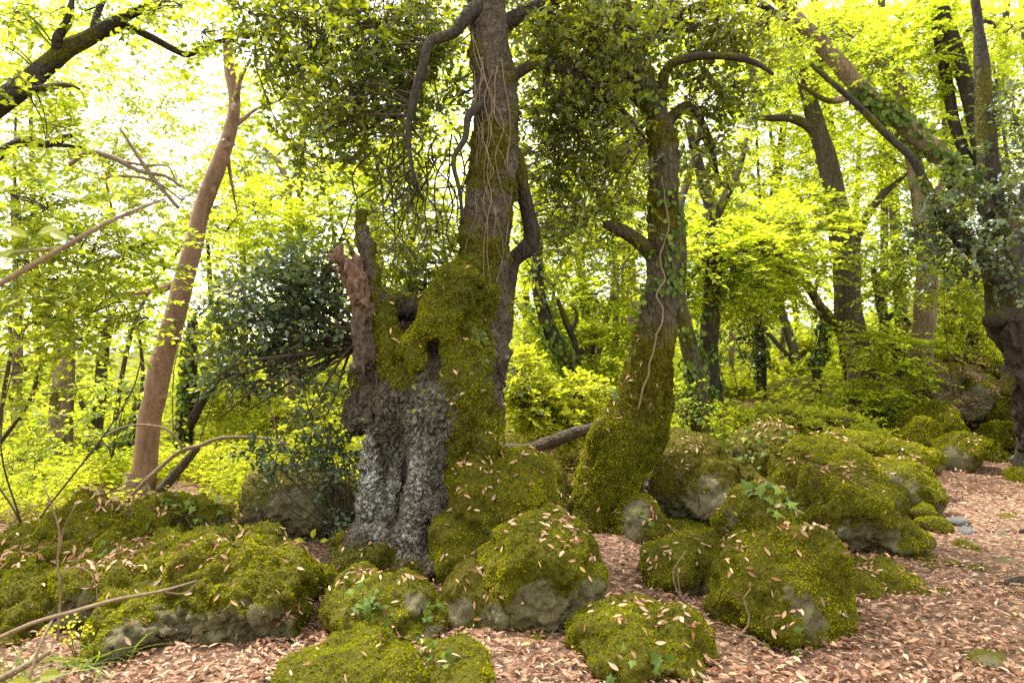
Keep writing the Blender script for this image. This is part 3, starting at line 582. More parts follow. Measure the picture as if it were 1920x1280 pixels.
KIND = {  # leaf length, width, leaves per spray, spray length, flatness, blade
    'lime': (.075, .048, 14, .45, .75, 'q'), 'fresh': (.062, .042, 13, .40, .6, 'q'), 'holm': (.062, .034, 11, .26, .25, 'h'), 'evergreen': (.060, .038, 11, .26, .3, 'h'),
    'pale': (.075, .048, 14, .45, .7, 'q'), 'under': (.07, .05, 10, .28, .55, 'q'), 'ivy': (.05, .045, 8, .2, .3, 'q')}
def crown(parent, clumps, kind, depth, skel=None, scale=1.0, twig_mat='twig', name='crown', twigs=True, twig_r=.004, blade_=None):
    """clumps: (px, py, half width px, half height px, leaves, [depth offset, half depth m])"""
    Lf, Wf, m, Ls, flat, blade = KIND[kind]; blade = blade_ or blade; out, A, B, r0 = [], [], [], []
    for c in clumps:
        d = depth + (c[5] if len(c) > 5 else 0); rd = c[6] if len(c) > 6 else (c[2] + c[3]) / 2 * d / FPX
        ctr = P(c[0], c[1], d); rad = np.array([c[2] * d / FPX, rd, c[3] * d / FPX])
        p, dr, nr, o, tip = spray_points(ctr, rad, max(2, int(c[4] / m)), m, Ls * scale, flat)
        z = .7 + .6 * rng.random(len(p))
        tone = np.clip(.5 + .28 * fbm(p * 1.3, 2) + .2 * rng.normal(size=len(p)), 0, 1)
        out.append(leaves(p, dr, nr, Lf * scale * z, Wf * scale * z, blade, .16, .14, tone))
        if twigs:
            st = 1 if depth < 7.5 else 2; A.append(o[::st]); B.append(tip[::st])
            k = max(2, len(o) // 9); hub = ctr + rng.normal(size=(k, 3)) * rad * .35
            h = hub[rng.integers(0, k, len(o))]; A.append(h); B.append(o)
            src = skel[np.argmin(((skel[None] - hub[:, None]) ** 2).sum(-1), 1)] if skel is not None and len(skel) else np.repeat((ctr - rad * np.array([0, 0, 1.4]))[None], k, 0)
            A.append(src); B.append(hub)
            r0 += [np.full(len(o[::st]), twig_r * .5), np.full(len(o), twig_r * .8), np.full(k, twig_r * 2.0)]
    V, F, r = joinl(out)
    cr = obj(name, V, F, M[kind], parent, attrs={'rnd': r}, smooth=False)
    if twigs:
        A, B, r0 = np.concatenate(A), np.concatenate(B), np.concatenate(r0)
        V, F = strands(A, B, r0, r0 * .6, .12, 3 if depth < 7.5 else 2, 3)
        obj('twigs', V, F, M[twig_mat], parent, attrs={'moss': np.zeros(len(V))}, kind='stuff')
    return cr
def skel_of(*paths): return np.concatenate([catmull(p, 24) for p in paths])
osk = skel_of(*OL, px_path(oak_paths[0][:6], OD)[0])
crown(oak, [(770, 545, 60, 26, 420, .7), (735, 480, 60, 50, 420, .8), (820, 520, 50, 40, 300, .7), (500, 40, 70, 60, 725, .4), (600, 60, 100, 80, 1450, .3), (560, 170, 70, 60, 725, .5), (640, 190, 80, 60, 806, .1), (720, 70, 100, 90, 1612, .2), (700, 220, 90, 80, 1047, .3), (800, 60, 70, 70, 967, .4), (815, 170, 60, 80, 564, .5),
    (620, 290, 70, 50, 362, .6), (760, 330, 80, 70, 483, .6), (820, 430, 60, 50, 362, .7), (700, 400, 60, 50, 201, .8), (800, 500, 60, 30, 282, .6), (560, 270, 40, 40, 201, .4),
    (1020, 30, 80, 70, 1209, .3), (1110, 70, 110, 80, 1853, .4), (1060, 170, 90, 80, 1370, .4), (1100, 215, 90, 80, 1370, .5), (1040, 300, 70, 80, 886, .5), (1120, 330, 90, 70, 967, .6), (1060, 400, 60, 60, 523, .6), (1020, 480, 50, 60, 282, .7), (1150, 400, 50, 40, 282, .6)],
    'holm', OD, osk)
# unseen upper limbs and crown, added to shade the ground below
up_limbs = [[(930, -300, 28), (900, -600, 24, .1), (860, -1000, 18, .2), (840, -1400, 10, .2)], [(925, -320, 20), (1100, -520, 16, .3), (1350, -700, 10, .6), (1600, -800, 6, .8)], [(925, -360, 20), (700, -560, 16, .1), (420, -700, 10, .2), (150, -780, 6, .2)], [(922, -420, 20), (960, -700, 16, -1), (980, -1300, 9, -2), (1000, -2600, 5, -3.2)]]
US = [limb(p_, OD, oak, 'darkbark', 10, .12, 'limb', 0, 50 + k)[1] for k, p_ in enumerate(up_limbs)]
crown(oak, [(900, -1300, 260, 160, 750, .2, 1.2), (600, -900, 260, 140, 750, -.3, 1.2), (1250, -900, 280, 140, 750, .1, 1.3), (300, -800, 220, 120, 500, .2, 1.0), (1600, -820, 220, 120, 500, .5, 1.0), (980, -1500, 300, 160, 650, -1.6, .9), (500, -1700, 260, 160, 450, -2.2, .9), (1500, -1700, 260, 160, 450, -2.0, .9), (920, -500, 260, 100, 450, .5, 1.0), (700, -300, 200, 80, 350, .8, .8), (1200, -300, 220, 80, 400, .9, .8)],
    'holm', OD, skel_of(*US), 1.9, name='upper_shade_crown', twigs=False, blade_='q')
# tan vine stems hanging on and beside the stem
vine = thing('climbing_vine', P(905, 560, OD - .3), 'tangle of bare tan vine stems clinging to the ancient oak stem', 'vine')
for k in range(13):
    x0 = 850 + 115 * rng.random(); y0 = 60 + 200 * rng.random(); n = 8; ln = 180 + 260 * rng.random(); on = k < 13
    path = []; xx = x0
    for q in range(n):
        t = q / (n - 1); yy = y0 + ln * t
        cx = np.interp(yy, [0, 150, 300, 400, 480, 560], [912, 926, 930, 914, 905, 892]); rr = np.interp(yy, [0, 150, 300, 400, 480, 560], [35, 42, 43, 46, 48, 62])
        xx += rng.normal() * 13 + (0 if on else -7)
        if on: xx = np.clip(xx, cx - rr * .85, cx + rr * .85); dd = -math.sqrt(max(.05, 1 - ((xx - cx) / rr) ** 2)) * rr * OD / FPX - .03
        else: xx = min(xx, cx - rr * .4); dd = -.25 + .02 * rng.normal()
        path.append((xx, yy, 1.05 - .5 * t, dd))
    pts, rad = px_path(path, OD); V, F = tube(pts, rad, 5, 40, True)
    obj('stem', V, F, M['tantwig'], vine)

for k in range(26):
    x0 = 690 + 200 * rng.random(); y0 = 230 + 120 * rng.random(); x1 = x0 + rng.normal() * 60 + 30; y1 = y0 + 120 + 130 * rng.random()
    path = [(x0 + (x1 - x0) * t_ + rng.normal() * 10, y0 + (y1 - y0) * t_, 1.9 - 1.2 * t_, .25 + .1 * rng.normal()) for t_ in np.linspace(0, 1, 6)]
    pts, rad = px_path(path, OD); V, F = tube(pts, rad, 5, 24, True); obj('hanging_stem', V, F, M['twig'], vine)

# ------------------------------------------------------------------ the leaning oak
LD = 6.0
lean_paths = [
    [(1150, -160, 14), (1172, 60, 18), (1205, 150, 22), (1232, 220, 26), (1243, 290, 28), (1243, 380, 28), (1243, 460, 29), (1240, 550, 31), (1228, 630, 34), (1212, 700, 36), (1195, 770, 40), (1172, 830, 40), (1145, 890, 44), (1122, 960, 47), (1108, 1040, 54)],
    [(1228, 690, 28, .1), (1232, 760, 26, .14), (1218, 820, 27, .12), (1178, 880, 34, .08), (1140, 960, 38, .06)],
    [(1196, 715, 20, -.04), (1176, 760, 28, -.06), (1152, 805, 36, -.08), (1136, 850, 38, -.06), (1116, 930, 40, -.05), (1098, 1000, 44, -.08), (1085, 1060, 48, -.1)],
]
V, F = grow(lean_paths, LD, 0.0145)
N_ = vnormals(V, F); x, y = project(V)
V = V + N_ * (.03 * fbm(V * np.array([3, 3, 1.6]), 4, 21) + .012 * fbm(V * 9, 3, 22))[:, None]
tw = V + .03 * np.stack([fbm(V * 5, 2, 7), fbm(V * 5, 2, 8), fbm(V * 5, 2, 9)], -1)
f1, f2 = worley(tw * np.array([34, 34, 15.0])); pl = sstep(f2 - f1, .02, .45)
moss = .30 + .5 * fbm(V * 2.2, 4, 24) + sstep(y, 560, 800) * .75 - sstep(x - 1150, 30, 90) * sstep(y, 830, 900) * .5
moss = sstep(moss + .15 * fbm(V * 15, 3, 6), .2, .6)
V = V + N_ * ((1 - moss) * (pl - .8) * .012 + moss * (.01 + .014 * fbm(V * 10, 3, 3) + .006 * fbm(V * 26, 2, 3)))[:, None]
N_ = vnormals(V, F)
lean = thing('leaning_oak', P(1110, 1030, LD), 'leaning mossy oak with curved dark trunk right of the ancient oak', 'tree')
obj('trunk', V, F, M['bark'], lean, attrs={'moss': moss})
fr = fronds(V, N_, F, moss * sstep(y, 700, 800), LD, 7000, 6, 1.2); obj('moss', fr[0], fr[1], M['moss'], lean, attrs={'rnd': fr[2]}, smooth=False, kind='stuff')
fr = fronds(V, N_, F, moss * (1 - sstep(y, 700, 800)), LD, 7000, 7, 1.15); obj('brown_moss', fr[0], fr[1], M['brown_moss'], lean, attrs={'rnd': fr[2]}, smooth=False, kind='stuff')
LEAN = (V, F, N_, moss)
LL = []
for k, p in enumerate([[(1240, 500, 18, .05), (1215, 468, 15, .0), (1180, 440, 13, -.05), (1150, 425, 11, -.1), (1132, 420, 7, -.12)],
        [(1238, 200, 12), (1250, 130, 9, -.1), (1295, 108, 8, -.2), (1370, 106, 7, -.3), (1420, 120, 5, -.35), (1450, 140, 3, -.4)],
        [(1230, 210, 18, .05), (1180, 160, 18, .1), (1140, 110, 14, .15), (1090, 60, 10, .2)],
        [(1240, 240, 12), (1290, 200, 9, .2), (1330, 260, 6, .3), (1345, 330, 4, .4)],
        [(1190, 90, 14), (1290, 20, 10, .1), (1400, 0, 8, .2), (1480, 40, 5, .2)]]):
    LL.append(limb(p, LD, lean, 'darkbark' if k else 'bark', 12, .12, 'limb', .2, 30 + k)[1])
crown(lean, [(1210, 30, 110, 60, 1275, .5), (1310, 60, 90, 60, 1050, .1), (1400, 50, 70, 50, 675, .1), (1160, 150, 80, 60, 675, .6), (1300, 170, 80, 60, 750, .2), (1330, 270, 60, 60, 525, .3), (1200, 290, 70, 70, 525, .6), (1390, 170, 60, 50, 450, .3),
    (1340, 350, 40, 40, 225, .4), (1110, 470, 50, 40, 187, .3), (1170, 520, 40, 40, 90, .2)], 'holm', LD, skel_of(*LL, px_path(lean_paths[0][:6], LD)[0]))
def trunk_ivy(Vt, Ft, Nt, parent, n, y0, y1, x0=-1e9, x1=1e9, size=.05, name='ivy', clump=.0, mat='ivy', seed=0):
    """ivy leaves clinging to a stem between two heights of the photograph"""
    x, y = project(Vt); w = sstep(y, y0, y0 + 15) * (1 - sstep(y, y1 - 15, y1)) * (x > x0) * (x < x1) * sstep(fbm(Vt * 3.5 + seed, 3), clump - .15, clump + .15)
    p, fn, _ = sample(Vt, Ft, n, w.astype(float))
    if len(p) == 0: return
    N = len(p); d = unit(np.array([0, 0, -1.0]) + rng.normal(size=(N, 3)) * .7 + fn * .4); s = size * (.6 + .7 * rng.random(N))
    L = leaves(p + fn * (.01 + .04 * rng.random((N, 1))), d, unit(fn + .5 * rng.normal(size=(N, 3)) + np.array([0, 0, .4])), s, s * .85, 'm', .1, .2)
    obj(name, L[0], L[1], M[mat], parent, attrs={'rnd': L[2]}, smooth=False, kind='stuff')
trunk_ivy(V, F, N_, lean, 420, 140, 560, clump=.1)
trunk_ivy(V, F, N_, lean, 90, 560, 800, 1150, 1215, clump=.2, name='ivy')
vine2 = thing('trunk_vine', P(1225, 760, LD - .3), 'single pale wavy vine stem climbing the leaning oak', 'vine')
pts, rad = px_path([(1195, 770, 2, -.2), (1215, 700, 2, -.2), (1228, 640, 2, -.19), (1244, 590, 2, -.18), (1230, 555, 1.8, -.18), (1246, 520, 1.8, -.17), (1238, 480, 1.6, -.17), (1255, 430, 1.5, -.16), (1248, 380, 1.4, -.16), (1240, 330, 1.2, -.16)], LD)
Vv, Fv = tube(pts, rad, 5, 60, True, .0); Vv = Vv + .02 * np.stack([fbm(Vv * 7, 2, 1), 0 * Vv[:, 0], 0 * Vv[:, 0]], -1); obj('stem', Vv, Fv, M['tantwig'], vine2)

# ------------------------------------------------------------------ other trees
def tree(name, label, depth, path, limbs=(), clumps=(), kind='lime', bark='bark', mossy=.15, ivy=0, ivy_y=(0, 900), scale=1.0, group=None, sides=14, wob=.12, flare=.5, skel_extra=True, ivy_size=.07):
    pts, rad = px_path(path, depth)
    g = float(height(np.array([pts[-1][0]]), np.array([pts[-1][1]]))[0])
    foot = pts[-1].copy(); foot[2] = min(foot[2], g) - .25
    if np.linalg.norm(foot - pts[-1]) > .05: pts = np.vstack([pts, foot]); rad = np.append(rad, rad[-1] * 1.15)
    t = thing(name, (pts[-1][0], pts[-1][1], max(g, pts[-1][2])), label, 'tree', group)
    V, F = tube(pts[::-1], rad[::-1], sides, None, True, wob, 4, depth, flare)
    m = sstep(fbm(V * 2.2 + depth, 4) + .5 * fbm(V * 9, 2), .45 - mossy, .8 - mossy)
    obj('trunk', V, F, M[bark], t, attrs={'moss': m})
    sk = [pts]
    for k, lp in enumerate(limbs): sk.append(limb(lp, depth, t, bark, 9, .1, 'limb', mossy, depth + k)[1])
    if ivy: trunk_ivy(V, F, vnormals(V, F), t, ivy, ivy_y[0], ivy_y[1], size=ivy_size, clump=-.1, seed=depth)
    if clumps: crown(t, clumps, kind, depth, skel_of(*sk), scale, 'twig')
    return t
# bare tan trunk leaning at the left
t = tree('bare_trunk', 'bare tan trunk without bark leaning right on the left side', 7.0, [(426, 60, 9), (430, 130, 10), (440, 190, 11), (430, 250, 13), (405, 320, 15), (380, 390, 16), (355, 490, 17.5), (325, 600, 19), (300, 690, 21), (290, 745, 20), (280, 790, 21), (272, 870, 21), (268, 925, 22)],
    [[(440, 200, 7), (450, 150, 5, -.1), (470, 110, 3, -.15)], [(436, 240, 5), (480, 205, 3, .1), (520, 190, 1.5, .2)], [(425, 270, 5), (432, 330, 3, .1), (445, 400, 1.5, .2)], [(352, 520, 9), (300, 542, 7, .2), (225, 552, 4, .3)], [(290, 752, 15), (303, 745, 11, -.02), (309, 742, 7, -.03)], [(322, 640, 10, -.04), (338, 632, 4, -.06)], [(425, 275, 8, -.05), (418, 262, 4, -.1)]], bark='tan', wob=.12, sides=24, mossy=-.12, flare=.12)
V, F = grow([[(258, 950, 26, -.05), (245, 915, 16, -.1), (238, 885, 5, -.1)], [(265, 950, 24, -.1), (272, 920, 12, -.15), (268, 895, 4, -.15)], [(235, 945, 14, 0), (222, 925, 4, 0)], [(285, 945, 18, -.1), (300, 955, 10, -.2)]], 7.0, .012, 12)
obj('splintered_base', V, F, M['palebark'], t, attrs={'moss': np.zeros(len(V))})
# dark limb reaching in at the top left from a tree standing outside the picture
tree('overhanging_oak', 'oak outside the left edge whose dark limb reaches in at the top', 5.6, [(-160, -300, 40), (-170, 100, 48), (-165, 500, 54), (-175, 1000, 70)],
    [[(-160, 330, 30), (-60, 235, 26), (40, 165, 20), (115, 100, 17), (165, 72, 14), (210, 45, 11), (270, 15, 8), (300, 5, 5)], [(110, 100, 12), (108, 70, 9, -.1), (128, 40, 8, -.1), (135, 0, 5, -.1)],
     [(170, 72, 12), (215, 55, 9, .1), (232, 48, 8, .1), (280, 68, 7, .15), (330, 95, 6, .2), (355, 102, 6, .2), (390, 85, 5, .2), (430, 75, 4, .25), (450, 85, 2, .3)], [(175, 60, 8), (185, 20, 6, .1), (205, -20, 4, .1)],
     [(-20, 190, 14, -.3), (60, 170, 8, -.4), (120, 160, 5, -.5), (150, 167, 2, -.5)], [(-160, 420, 16, 0), (20, 275, 9, .1), (90, 270, 8, .1), (130, 255, 5, .1), (152, 250, 2, .1)], [(40, 270, 6, .1), (110, 272, 4, .1), (165, 278, 1.5, .1)]],
    [(40, 25, 70, 35, 450), (170, 20, 60, 30, 300), (300, 20, 60, 25, 350), (400, 60, 50, 40, 300), (110, 250, 60, 30, 200, -.3), (60, 170, 70, 30, 260, -.4), (30, 90, 40, 40, 100)], 'fresh', 'darkbark', .1, scale=.95)
# right side
tree('forked_tree', 'brown forked tree with long bare limb standing on the right slope', 11.5, [(1470, -60, 7), (1500, 120, 11), (1530, 230, 16), (1548, 290, 17), (1566, 370, 20), (1580, 450, 23), (1588, 520, 24), (1590, 580, 25), (1600, 650, 27), (1618, 720, 34)],
    [[(1540, 262, 13), (1515, 236, 10), (1480, 222, 8), (1440, 222, 6), (1410, 220, 3)], [(1596, 500, 13), (1605, 450, 10), (1625, 405, 8), (1655, 365, 7), (1690, 335, 4), (1720, 310, 2)], [(1580, 420, 7), (1530, 425, 5, .2), (1480, 415, 3, .3), (1440, 425, 2, .4)], [(1520, 200, 9), (1540, 120, 6), (1550, 20, 4)]],
    [(1480, 120, 130, 80, 2600), (1600, 60, 120, 70, 2400), (1500, 330, 100, 60, 1200, .8), (1640, 300, 80, 60, 1200, .6), (1420, 250, 80, 50, 800, .5)], 'lime', 'bark', .05, wob=.14)
tree('straight_tree', 'straight mossy pale trunk right of the forked tree', 11.0, [(1680, 100, 9), (1700, 250, 12), (1722, 340, 15), (1735, 450, 17), (1738, 530, 19), (1732, 620, 20), (1724, 720, 22)], [[(1726, 400, 7), (1770, 340, 5, .2), (1810, 280, 3, .3)]],
    [(1680, 130, 110, 80, 1800), (1760, 250, 80, 60, 900)], 'lime', 'palebark', .32)
rt = tree('gnarled_tree', 'gnarled dark tree with hollow burr at the right edge', 8.2, [(1815, -120, 6), (1835, 60, 10), (1850, 280, 18), (1862, 380, 22), (1872, 470, 27), (1880, 540, 34), (1892, 600, 40), (1908, 640, 32), (1920, 690, 25), (1940, 790, 25)],
    [[(1885, 590, 24, -.1), (1862, 598, 18, -.15), (1846, 604, 10, -.15)], [(1872, 520, 16), (1850, 490, 13, .0), (1810, 460, 12, 0), (1770, 410, 11, 0), (1735, 345, 9, 0), (1712, 300, 8, 0), (1660, 250, 7, .1), (1600, 190, 6, .2), (1520, 120, 4, .3)],
     [(1884, 545, 22), (1905, 480, 18, .1), (1920, 400, 14, .2), (1935, 300, 10, .2)], [(1900, 690, 20, -.12), (1885, 740, 10, -.15)]],
    [(1830, 420, 90, 70, 750, -.3), (1880, 340, 60, 60, 500, -.2), (1780, 380, 70, 50, 350, -.2), (1890, 500, 50, 50, 300, -.5), (1800, 480, 60, 50, 280, -.2), (1740, 440, 40, 40, 220, 0), (1900, 220, 50, 60, 500)], 'evergreen', 'darkbark', .3, wob=.28, scale=1.15)
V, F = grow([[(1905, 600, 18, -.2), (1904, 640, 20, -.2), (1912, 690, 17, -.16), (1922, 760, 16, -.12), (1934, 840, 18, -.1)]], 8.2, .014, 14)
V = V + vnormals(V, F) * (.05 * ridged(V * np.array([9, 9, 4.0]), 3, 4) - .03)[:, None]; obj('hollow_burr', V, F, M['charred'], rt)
tree('leaning_tree', 'long pale trunk leaning from the top centre to the right, ivy on its flank', 9.0, [(1430, -40, 12), (1480, 20, 13), (1560, 105, 15), (1625, 178, 16), (1700, 238, 17), (1780, 308, 18), (1850, 372, 20), (1915, 450, 24), (1960, 560, 30), (1990, 720, 36)], [[(1620, 165, 8), (1560, 190, 6), (1500, 160, 3)]],
    [(1560, 60, 70, 50, 600), (1640, 120, 60, 50, 500), (1480, 80, 60, 50, 500, -.2)], 'fresh', 'palebark', .36, 900, (150, 430), ivy_size=.08)
tree('twin_stem_tree', 'pair of thin dark upright stems at the top right corner', 10.5, [(1745, -60, 11), (1775, 40, 13), (1800, 120, 14), (1822, 200, 15), (1840, 280, 15), (1870, 400, 17), (1910, 560, 20), (1940, 760, 24)], [[(1880, 430, 11, .2), (1830, 330, 10, .2), (1795, 250, 10, .2), (1775, 150, 10, .2), (1755, 40, 9, .2), (1750, -40, 7, .2)], [(1815, 60, 6, 0), (1850, 40, 4, 0), (1880, 60, 2.5, 0), (1910, 40, 1.5, 0)]],
    [(1850, 60, 90, 60, 1200), (1740, 60, 80, 70, 1200), (1880, 160, 60, 60, 700)], 'lime', 'darkbark', .1)
tree('ivy_tree', 'ivy-wrapped trunk curving up close beside the leaning oak', 8.0, [(1270, 380, 12), (1274, 480, 14), (1272, 560, 15), (1290, 640, 17), (1304, 700, 18), (1312, 780, 18), (1318, 840, 20)], [[(1270, 400, 8), (1300, 300, 6, .2), (1320, 200, 4, .3)]], (), 'lime', 'bark', .2, 330, (480, 790), ivy_size=.06)
tree('ivy_tree', 'thicker dark trunk behind the ivy-wrapped one, forking at mid height', 9.0, [(1290, 230, 8), (1315, 330, 11), (1335, 400, 13), (1338, 480, 15), (1335, 560, 17), (1328, 660, 18), (1335, 760, 22), (1340, 800, 26)], [[(1336, 420, 9), (1365, 360, 8), (1385, 320, 6, .1), (1400, 260, 4, .2)], [(1330, 480, 8, -.1), (1295, 520, 5, -.1), (1290, 560, 3, -.1)], [(1345, 490, 6, -.1), (1400, 470, 4, -.2), (1450, 440, 2.5, -.3)]],
    [(1340, 480, 110, 50, 1500, -.2), (1430, 480, 100, 45, 1500, -.3), (1390, 540, 90, 40, 900, 0), (1300, 430, 60, 50, 500, .3), (1480, 430, 80, 40, 900, 0)], 'lime', 'darkbark', .15, 220, (520, 800), ivy_size=.065)
tree('thin_dark_tree', 'thin dark ivy-leafed tree in the gap right of the trunk pair', 12.0, [(1412, 520, 5), (1418, 560, 8), (1425, 640, 9), (1428, 700, 9), (1426, 765, 10)], [[(1420, 600, 4), (1395, 630, 2), (1380, 640, 1)]], [(1410, 570, 60, 60, 700, 0), (1400, 650, 50, 50, 450, 0)], 'evergreen', 'darkbark', .0, 160, (500, 720), scale=1.2)
tree('arching_tree', 'thin arching trunk bowing left from the forked tree foot', 11.0, [(1435, 482, 6), (1470, 500, 9), (1510, 530, 9), (1535, 570, 9), (1560, 600, 9), (1585, 640, 10), (1600, 680, 11)], [[(1525, 555, 5, -.1), (1545, 490, 3, -.1), (1565, 480, 2, -.1)], [(1540, 590, 4, -.1), (1500, 560, 3, -.1), (1480, 510, 2, -.1)]], [(1450, 500, 70, 40, 500)], 'lime', 'palebark', .2)
tree('ivy_sapling', 'slim hanging stem sleeved in ivy below the arch', 11.6, [(1530, 560, 4), (1545, 600, 8), (1542, 650, 10), (1530, 690, 8), (1535, 740, 6)], (), (), 'lime', 'bark', .1, 230, (575, 700), ivy_size=.075)
tree('crooked_tree', 'small black crooked tree between the forked and straight trunks', 12.5, [(1636, 500, 5), (1645, 540, 7), (1655, 590, 9), (1672, 640, 10), (1690, 690, 10), (1700, 730, 11)], [[(1660, 600, 6), (1680, 588, 5), (1700, 600, 4), (1712, 620, 2)]], [(1640, 510, 60, 40, 500), (1680, 560, 40, 40, 250)], 'fresh', 'darkbark', -.5)
tree('ivy_tree', 'ivy-covered stem leaning left behind the ancient oak', 9.5, [(1010, 430, 8), (1008, 520, 11), (1018, 580, 13), (1040, 640, 14), (1068, 690, 15), (1085, 730, 16)], [[(1085, 710, 8, .1), (1080, 650, 6, .1), (1060, 600, 6, .1), (1045, 560, 4, .1)], [(1070, 625, 5, .1), (1082, 590, 4, .1), (1070, 570, 2, .1)]], (), 'lime', 'darkbark', .2, 420, (470, 720), ivy_size=.065)
# left side
tree('pale_tree', 'thick pale flaking trunk at the far left', 9.5, [(120, 560, 14), (122, 640, 17), (118, 700, 19), (114, 780, 20), (115, 860, 20), (112, 925, 22)], (), [(110, 540, 120, 50, 900)], 'fresh', 'palebark', .25, 90, (620, 940), ivy_size=.06)
tree('slim_left_tree', 'slim mossy trunk right of the pale flaking trunk', 9.8, [(205, 600, 8), (192, 680, 10), (188, 740, 11), (180, 800, 12), (165, 870, 13), (155, 935, 14)], (), [(210, 560, 90, 60, 900)], 'fresh', 'bark', .3, 120, (640, 900), ivy_size=.06)
tree('ivy_tree', 'dark ivy-sleeved trunk just right of the bare tan trunk', 9.8, [(362, 600, 9), (358, 660, 11), (356, 720, 13), (352, 790, 13), (345, 860, 13), (340, 915, 14)], [[(352, 800, 11, -.2), (372, 765, 9, -.3), (398, 722, 8, -.35), (415, 705, 7, -.35), (455, 702, 5, -.35)]], (), 'lime', 'darkbark', .2, 420, (610, 880), ivy_size=.07)
tree('slender_tree', 'slender pale stem in the bright gap left of centre', 11.0, [(520, 300, 5), (538, 340, 7), (541, 400, 8), (543, 470, 9), (548, 600, 10), (550, 820, 13)], [[(540, 345, 4), (520, 300, 3), (495, 278, 2)], [(542, 340, 3), (560, 320, 2)]], [(540, 300, 60, 40, 250)], 'lime', 'palebark', .35)
tree('shadow_tree', 'dim reddish trunk behind the twiggy shrub', 11.5, [(510, 640, 11), (512, 720, 13), (510, 790, 14), (512, 840, 15)], (), (), 'lime', 'bark', .2)
tree('ivy_tree', 'ivy-dark leaning stump trunk behind the bare tan trunk', 9.2, [(262, 740, 8), (250, 800, 12), (238, 860, 14), (228, 915, 16)], (), [(230, 830, 40, 40, 350)], 'ivy', 'darkbark', .2, 200, (740, 930), ivy_size=.07)
for k, (x_, y0, y1, r, d, lb) in enumerate([(985, 610, 680, 7, 16, 'small brown trunk far behind, right of the ancient oak'), (1152, 560, 690, 6, 15, 'far slim trunk left of the leaning oak'), (1183, 540, 700, 8, 16, 'far pale orange trunk hugging the leaning oak'), (455, 560, 820, 7, 14, 'far thin trunk behind the evergreen bush'),
        (30, 560, 900, 8, 13, 'far shaded trunk at the left edge'), (395, 640, 830, 6, 15, 'far thin trunk left of the evergreen bush'), (1370, 520, 740, 5, 16, 'far thin stem between the trunk pair and the thin dark tree'), (1655, 380, 690, 7, 17, 'far grey trunk behind the crooked tree'), (1465, 600, 720, 5, 17, 'far thin stem on the sunlit slope')]):
    tree('distant_tree', lb, d, [(x_ - 6, y0 - 200, r * .6), (x_ + 3, y0, r), (x_, y1, r * 1.2)], (), [(x_ - 6, y0 - 160, 90, 80, 700)], 'lime', 'bark' if k % 2 else 'palebark', .2, scale=1.3, sides=8)

# ------------------------------------------------------------------ shrubs, saplings and the leafy background
def bush(name, label, depth, foot, clumps, kind, scale=1.0, stems=5, cat='shrub', group=None, twig_mat='twig', sr=.008, twig_r=.0035):
    f = P(foot[0], foot[1], depth); t = thing(name, f, label, cat, group)
    sk = []
    for k in range(stems):
        c = clumps[k % len(clumps)]; e = P(c[0] + rng.normal() * c[2] * .3, c[1] + c[3] * .2, depth + (c[5] if len(c) > 5 else 0))
        mid = f * .5 + e * .5 + rng.normal(size=3) * np.array([.16, .12, .08]) * np.linalg.norm(e - f); pts = np.array([f + rng.normal(size=3) * .03, mid, e])
        V, F = tube(pts, [sr * 1.4, sr, sr * .5], 6, 12, True, .1, 8, k); obj('stem', V, F, M[twig_mat], t, attrs={'moss': np.zeros(len(V))}); sk.append(pts)
    crown(t, clumps, kind, depth, skel_of(*sk), scale, twig_mat, twig_r=twig_r)
    return t
hb = bush('holm_oak_bush', 'dark glossy evergreen bush left of the dead red snag', 5.7, (690, 640), [(470, 560, 75, 50, 560), (560, 540, 80, 60, 760), (430, 640, 50, 50, 330), (500, 620, 80, 50, 600), (590, 600, 60, 50, 480), (620, 520, 40, 50, 400), (540, 490, 40, 30, 250, .2), (640, 620, 30, 40, 250), (440, 700, 50, 30, 220), (560, 690, 70, 40, 320)], 'evergreen', 1.0, 12, sr=.011)
for k in range(16):
    x1 = 390 + 230 * rng.random(); y1 = 610 + 190 * rng.random(); path = [(690, 640 + rng.normal() * 8, 4.5, 0), (690 + (x1 - 690) * .4, 640 + (y1 - 640) * .25 + rng.normal() * 12, 3, .1 * rng.normal()), (690 + (x1 - 690) * .75, 640 + (y1 - 640) * .65 + rng.normal() * 12, 2, .15 * rng.normal()), (x1, y1, .8, .2 * rng.normal())]
    pts, rad = px_path(path, 5.7); V, F = tube(pts, rad, 5, 20, True); obj('dead_branch', V, F, M['twig'], hb)
    c_ = catmull(pts, 12)[4:]; A = c_[rng.integers(0, len(c_), 9)]; V, F = strands(A, A + rng.normal(size=(9, 3)) * np.array([.14, .1, .12]) + np.array([-.12, 0, -.05]), .0028, .001, .12); obj('twigs', V, F, M['twig'], hb, kind='stuff')
bush('twiggy_shrub', 'thin-stemmed shrub with sparse leaves arching over the dark rough rock', 5.5, (655, 1010), [(620, 900, 50, 70, 260), (560, 850, 60, 30, 260), (500, 860, 50, 30, 240), (650, 850, 30, 50, 150), (630, 970, 40, 50, 200), (600, 760, 60, 40, 160)], 'evergreen', .85, 26, sr=.005)
